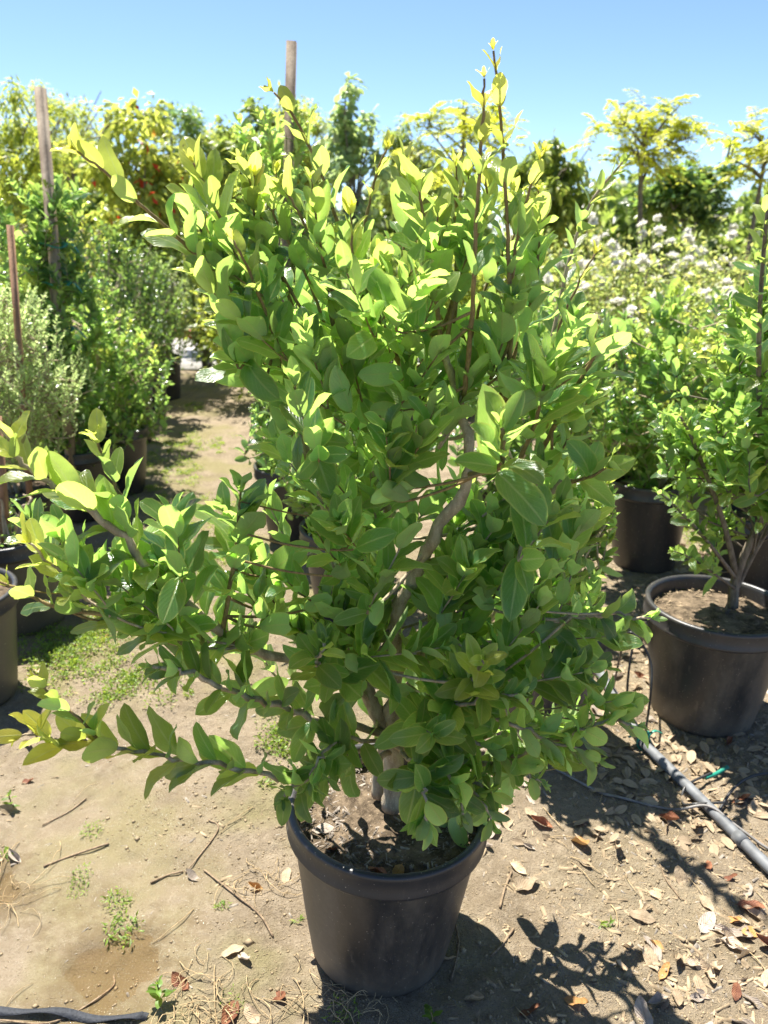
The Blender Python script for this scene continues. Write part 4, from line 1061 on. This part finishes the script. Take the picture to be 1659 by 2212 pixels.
tube_thing('drip_tube', [lay(1392, 1600, .03), at(1405, 1500, 2.12), at(1405, 1430, 2.16), at(1375, 1375, 2.2), at(1350, 1380, 2.24), lay(1322, 1500, .01)], .004, 'tube', 'black drip tube standing in a hoop beside the leaf covered dirt')
tube_thing('drip_tube', [lay(1352, 1560, .02), at(1356, 1470, 2.25), at(1366, 1400, 2.27), at(1376, 1368, 2.3), lay(1420, 1420, .01)], .004, 'tube', 'upright black drip tube inside the taller hoop')

# black strap at the puddle
sp_ = np.array([lay(-60, 2190, .012), lay(30, 2196, .008), lay(120, 2196, .014), lay(200, 2204, .006), lay(290, 2206, .010), lay(320, 2204, .004)])
Q = spline(sp_, 6); mb = MB()
wv = np.array((.003, .008, 0)); V = []
for i, p in enumerate(Q):
    w_ = wv * (1 if i < len(Q) - 4 else .7); tl = np.array((0, 0, .004 * math.sin(i * .5)))
    V += [p - w_ - tl, p - w_ * .98 - tl + (0, 0, .002), p + w_ + tl + (0, 0, .002), p + w_ + tl]
n_ = len(Q); F = []
for i in range(n_ - 1):
    for j in range(4): F.append((i * 4 + j, (i + 1) * 4 + j, (i + 1) * 4 + (j + 1) % 4, i * 4 + (j + 1) % 4))
mb.add(V, F); o = mb.build('strap', M['strap'], loc=Q[0], off=Q[0], smooth=False)
tag(o, 'flat black woven strap lying in wet dirt by the puddle', 'strap')

# ------------------------------------------------------------------ litter on the ground
a = np.random.default_rng(41)
def scatter(n, wfun, x0=-2, x1=2.1, y0=.85, y1=4.2):
    out = []
    while sum(len(q) for q in out) < n:
        x = a.uniform(x0, x1, n * 2); y = y0 + (y1 - y0) * a.random(n * 2) ** 1.5
        w = wfun(x, y)
        keep = a.random(n * 2) < w
        px, py, f = proj(np.stack([x, y, gh(x, y)], 1)); keep &= (px > -120) & (px < 1780) & (py < 2330)
        keep &= np.hypot(x - HB[0], y - HB[1]) > .165
        out.append(np.stack([x[keep], y[keep]], 1))
    return np.concatenate(out)[:n]
def rightw(x, y):
    return np.clip((x - .12) * 1.4 + .06, .02, 1) * np.clip(.35 + 2.2 * vnoise(x, y, .22, 12) + .45, .05, 1)
P = scatter(9500, rightw)
o = mobj('wood_chips', chip_mesh(P[:, 0], P[:, 1], gh(P[:, 0], P[:, 1]), a, M['chip'], (.006, .040))); tag(o, 'scattered pale wood chips over the dirt', 'wood chips', kind='stuff')
P = scatter(3000, lambda x, y: rightw(x, y) + .10)
o = mobj('bark_debris', chip_mesh(P[:, 0], P[:, 1], gh(P[:, 0], P[:, 1]), a, M['chip_grey'], (.008, .030))); tag(o, 'grey bits of bark and debris on the dirt', 'debris', kind='stuff')
# soil crumbs
P = scatter(34000, lambda x, y: np.clip(.5 + 1.6 * vnoise(x, y, .3, 13), .1, 1))
n = len(P); s_ = a.gamma(1.3, .0011, n) + .0007
oc = np.array([(1, 0, 0), (-1, 0, 0), (0, 1, 0), (0, -1, 0), (0, 0, 1), (0, 0, -.4)], float)
of = np.array([(0, 2, 4), (2, 1, 4), (1, 3, 4), (3, 0, 4), (2, 0, 5), (1, 2, 5), (3, 1, 5), (0, 3, 5)])
V = (oc[None] * a.uniform(.6, 1.3, (n, 6, 1))) * s_[:, None, None] + np.stack([P[:, 0], P[:, 1], gh(P[:, 0], P[:, 1])], 1)[:, None]
o = mobj('soil_crumbs', make_mesh('soil_crumbs', V.reshape(-1, 3), [(of[None] + (np.arange(n) * 6)[:, None, None]).reshape(-1, 3)], M['clod'], smooth=False)); tag(o, 'loose crumbs of dry soil', 'soil', kind='stuff')

# fallen leaves, each on its own
DT = []
for q in range(9):
    DT.append(leaf_tpl(HI_ROWS, 3, rl.uniform(.17, .26), rl.uniform(.15, 1.0), rl.uniform(-1.1, 1.1), rl.uniform(.1, .5), rl.uniform(-1.1, 1.1), rl.uniform(0, 6), roll=rl.uniform(-.8, .6)))
KINDS = [('dead_tan', 'tan'), ('dead_grey', 'grey'), ('dead_red', 'red'), ('dead_gold', 'orange')]
DM = {}
for mk, _ in KINDS:
    for q, (V, F, U) in enumerate(DT):
        V = V - np.array((0, V[:, 1].mean(), V[:, 2].min()))
        DM[mk, q] = make_mesh('fallen_leaf', V, [F], M[mk], U)
def fallen(x, y, mk, nm, ln, q, rz=None, z=None):
    o = link(bpy.data.objects.new('fallen_leaf', DM[mk, q]))
    o.rotation_euler = (a.normal(0, .18), a.normal(0, .18), a.uniform(0, 6.28) if rz is None else rz)
    o.location = (x, y, float(gh(x, y)) - .002 if z is None else z); o.scale = (ln, ln, ln)
    form = ('curled', 'flat', 'twisted')[q % 3]
    dp = min(math.hypot(x - c_[0], y - c_[1]) for c_ in cc)
    dh = math.hypot(x - HB[0], y - HB[1]); dr = math.hypot(x - 1.13, y - 2.34)
    zone = ('beside the grey irrigation pipe' if dp < .16 else 'at the foot of the front pot' if dh < .30 else 'under the bare stemmed potted shrub' if dr < .62 else 'near the puddle' if x < -.35 and y < 1.5 else 'on the dirt path by the weeds' if x < -.2 else 'on dirt behind the front pot' if y > 1.75 else 'on open dirt between front pot and pipe')
    return tag(o, '%s %s dead leaf %s' % (form, {'red': 'reddish brown', 'orange': 'orange brown'}.get(nm, nm), zone), 'fallen leaf', 'fallen %s leaves' % nm)
P = scatter(262, lambda x, y: np.clip((x - .05) * 1.2 + .10, .05, 1) * np.clip(.4 + 2 * vnoise(x, y, .35, 14), .05, 1), y1=3.2)
for (x, y) in P:
    mk, nm = KINDS[int(a.choice(4, p=(.46, .32, .12, .10)))]
    fallen(x, y, mk, nm, a.uniform(.038, .082), int(a.integers(9)))
for (px, py, mk, nm, ln) in [(555, 1915, 'dead_gold', 'orange', .055), (418, 1890, 'dead_grey', 'grey', .06), (618, 1885, 'dead_tan', 'tan', .06), (600, 2155, 'dead_red', 'red', .065), (500, 2190, 'dead_red', 'red', .075), (395, 2130, 'dead_red', 'red', .06),
                             (550, 2200, 'dead_tan', 'tan', .06), (690, 2075, 'dead_tan', 'tan', .05), (1250, 1820, 'dead_gold', 'orange', .085), (1330, 1835, 'dead_tan', 'tan', .08), (1440, 1770, 'dead_red', 'red', .08), (1390, 1980, 'dead_tan', 'tan', .07), (1420, 2040, 'dead_gold', 'orange', .06),
                             (1600, 1735, 'dead_red', 'red', .07), (1590, 2140, 'dead_red', 'red', .05), (1240, 2170, 'dead_gold', 'orange', .07), (1140, 2200, 'dead_red', 'red', .06), (960, 2080, 'dead_tan', 'tan', .06), (820, 2150, 'dead_tan', 'tan', .09), (1020, 2170, 'dead_tan', 'tan', .06), (500, 2060, 'dead_tan', 'tan', .06), (525, 2075, 'dead_grey', 'grey', .06)]:
    p = gnd(px, py); fallen(p[0], p[1], mk, nm, ln, int(a.integers(9)))
# dead leaves lying in the front pot
for q, (dx, dy, mk, ln) in enumerate([(-.10, -.09, 'dead_red', .06), (-.12, -.03, 'dead_grey', .055), (.04, -.15, 'dead_gold', .06), (.0, -.15, 'dead_red', .05), (-.05, -.16, 'dead_grey', .05), (.13, .02, 'dead_gold', .05)]):
    o = link(bpy.data.objects.new('fallen_leaf', DM[mk, q]))
    o.location = (HB[0] + dx, HB[1] + dy, HB[2] + .358); o.rotation_euler = (a.normal(0, .2), a.normal(0, .2), a.uniform(0, 6)); o.scale = (ln,) * 3
    tag(o, 'dead leaf lying on the soil inside the front pot', 'fallen leaf', 'dead leaves in the front pot')
# leaf litter further back, too small to count
P = scatter(1500, lambda x, y: np.clip((x - .3), 0, 1) * np.clip(.5 + 2 * vnoise(x, y, .4, 15), .05, 1), y0=1.7, y1=4.5, x0=.3, x1=3)
lv = Leaves()
for x, y in P:
    th = a.uniform(0, 6.28); lv.add(np.array((x, y, float(gh(x, y)) + .004)), np.array((math.cos(th), math.sin(th), a.normal(0, .25))), UPV + a.normal(0, .4, 3), a.uniform(.03, .06))
A = lv.arrays(); o = mobj('leaf_litter', merge_leaves('leaf_litter', A, np.arange(len(A[0])), TPL_LO, M['dead_tan'], (0, 0, 0))); tag(o, 'dry leaf litter under the potted shrubs', 'leaf litter', kind='stuff')

# straw and fine dry stems
mb = MB(); rr = random.Random(44)
P = scatter(170, lambda x, y: np.clip(.25 + vnoise(x, y, .5, 16), .05, 1))
for (x, y) in P:
    th = rr.uniform(0, 6.28); L = rr.uniform(.03, .13); cv = rr.uniform(-.9, .9); Q = []
    px_, py_ = x, y
    for k in range(7):
        Q.append((px_, py_, float(gh(px_, py_)) + .003 + .006 * math.sin(k / 6 * 3.14))); px_ += math.cos(th) * L / 6; py_ += math.sin(th) * L / 6; th += cv / 6
    mb.tube(np.array(Q), rr.uniform(.0006, .0014), 4)
c = gnd(440, 2190)
for cx_, cy_, m_, sp_ in ((430, 2185, 46, .10), (700, 2175, 40, .12), (20, 1935, 14, .06), (560, 1900, 14, .07)):
    c = gnd(cx_, cy_)
    for k in range(m_):
        th = rr.uniform(0, 6.28); L = rr.uniform(.05, .17); cv = rr.uniform(-3.5, 3.5); x = c[0] + rr.gauss(0, sp_ * .6); y = c[1] + rr.gauss(0, sp_ * .45); Q = []
        for q in range(9):
            Q.append((x, y, float(gh(x, y)) + .003 + rr.uniform(.004, .022) * math.sin(q / 8 * 3.14))); x += math.cos(th) * L / 8; y += math.sin(th) * L / 8; th += cv / 8
        mb.tube(spline(np.array(Q), 2), rr.uniform(.0006, .0011), 4, cap=False)
o = mb.build('straw', M['straw']); tag(o, 'dry straw and root strands strewn on the dirt', 'straw', kind='stuff')
for k, pts_ in enumerate([[(0, 2212), (120, 2212), (235, 2130), (245, 2100)], [(440, 1870), (500, 1925), (560, 1975), (590, 2020)], [(95, 1875), (160, 1845), (235, 1820)], [(90, 1772), (150, 1740), (185, 1715)], [(325, 1905), (360, 1885), (395, 1875)],
                          [(1080, 1960), (1090, 1920), (1105, 1880)], [(1425, 1865), (1440, 1900), (1470, 1940)], [(975, 2120), (990, 2050), (985, 2000)], [(1060, 2070), (1085, 2040), (1110, 2000)], [(400, 1880), (470, 1790), (450, 1770)]]):
    P = [lay(x, y, .004 if x > 20 else .006) for x, y in pts_]
    tube_thing('stick', P, .0022 + .0006 * (k % 3), 'stick', ('dry stick dipping into the puddle beside the black strap', 'long curved dry stalk on the path beside the front pot', 'dry stick beside a weed tuft on damp dirt', 'short dark stick under the lowest shoot of the front shrub', 'stubby dark stick on mossy dirt', 'upright leaning dry stick on sunlit chips behind the front pot', 'thin stick among leaves next to the grey pipe', 'dry stick against the foot of the front pot', 'grey stick in the shadow of the front pot', 'bent dry stalk below the low hanging leaves')[k], 'stick', 5, 'thin dry sticks')

# weeds
def weed_leaves(lv, x, y, rad, n, ln, rr):
    z = float(gh(x, y))
    for k in range(n):
        th = rr.uniform(0, 6.28); r_ = rad * math.sqrt(rr.random()); e = rr.uniform(.1, 1.2)
        p = np.array((x + r_ * math.cos(th), y + r_ * math.sin(th), z + rr.uniform(0, rad * .45)))
        p[2] = max(p[2], float(gh(p[0], p[1])) + .001)
        t2 = rr.uniform(0, 6.28)
        lv.add(p, np.array((math.cos(t2) * math.cos(e), math.sin(t2) * math.cos(e), math.sin(e))), UPV + np.array((rr.gauss(0, .5), rr.gauss(0, .5), 0)), ln * rr.uniform(.6, 1.3), rr.random() * .25)
rr = random.Random(46); lv = Leaves()
spots = []
for (px, py, sx, sy, m) in [(140, 1400, 110, 70, 110), (230, 1350, 70, 40, 30), (360, 1010, 110, 60, 90), (420, 1190, 80, 110, 80), (330, 930, 40, 30, 24), (380, 960, 80, 30, 40), (300, 1470, 90, 40, 20), (250, 1320, 60, 30, 20), (360, 1080, 80, 40, 24), (1305, 1165, 30, 14, 26), (1500, 1160, 40, 30, 20), (470, 960, 30, 20, 14), (420, 880, 30, 12, 14), (250, 1460, 80, 60, 20), (600, 1600, 40, 60, 20), (430, 1110, 60, 20, 16)]:
    for k in range(m):
        x, y = rr.gauss(px, sx * .5), rr.gauss(py, sy * .5)
        p = gnd(x, y); spots.append(p); weed_leaves(lv, p[0], p[1], rr.uniform(.02, .06), 34, .013, rr)
A = lv.arrays(); o = mobj('weeds', merge_leaves('weeds', A, np.arange(len(A[0])), TPL_TINY, M['weed'], (0, 0, 0))); tag(o, 'low bright green weeds matting the path edge', 'weeds', kind='stuff')
for k, (px, py, rad, n_, ln) in enumerate([(200, 1790, .035, 60, .012), (175, 1890, .03, 70, .010), (255, 1950, .04, 80, .014), (265, 2010, .045, 90, .016), (18, 1850, .02, 22, .018), (480, 1955, .018, 30, .012), (170, 1920, .03, 50, .010), (645, 1985, .012, 12, .016), (1308, 1995, .014, 10, .020), (740, 2205, .04, 60, .012), (500, 2170, .03, 30, .010)]):
    p = gnd(px, py); lv = Leaves(); weed_leaves(lv, p[0], p[1], rad, n_, ln, rr)
    A = lv.arrays(); base = np.array((p[0], p[1], float(gh(p[0], p[1]))))
    o = mobj('weed_tuft', merge_leaves('weed_tuft', A, np.arange(len(A[0])), TPL_NARROW, M['weed'], base), loc=base)
    tag(o, 'tiny green weed tuft sprouting ' + ('beside the puddle' if px < 300 and py > 1900 else 'from damp dirt near the puddle' if px < 300 else 'at the foot of the front pot' if px < 800 else 'from open dirt in front of the pipe'), 'weed', 'small weed tufts')
for k, (px, py, h_, ln, lab) in enumerate([(345, 2175, .055, .040, 'leafy weed seedling with pale leaves beside the dry straw'), (930, 2216, .03, .034, 'bright green seedling with oval leaves at the foot of the front pot'), (22, 1740, .05, .03, 'small leafy weed at the shaded edge of the wet dirt')]):
    p = gnd(px, py); base = np.array((p[0], p[1], float(gh(p[0], p[1])))); root = empty('weed_seedling', base, lab, 'weed')
    lv = Leaves(); Q = spline(np.array([base - (0, 0, .004), base + (.004, 0, h_ * .5), base + (0, .004, h_)]), 4); mb = MB(); mb.tube(Q, .0016, 5); mb.build('stem', M['twig_green'], root, off=base)
    pairs(lv, Q, .35, .012, ln, rr, (50, 85), .1, lift=.0)
    A = lv.arrays()
    for i in range(len(A[0])):
        me = leaf_variant('hi', TPL_HI, i % 9, 0.0, i % 4, M['weed'])
        o = bpy.data.objects.new('leaf', me); Pm, X, Y, Z, L, ag = A
        o.matrix_local = Matrix(((X[i][0] * L[i], Y[i][0] * L[i], Z[i][0] * L[i], Pm[i][0] - base[0]), (X[i][1] * L[i], Y[i][1] * L[i], Z[i][1] * L[i], Pm[i][1] - base[1]), (X[i][2] * L[i], Y[i][2] * L[i], Z[i][2] * L[i], Pm[i][2] - base[2]), (0, 0, 0, 1)))
        link(o, root)
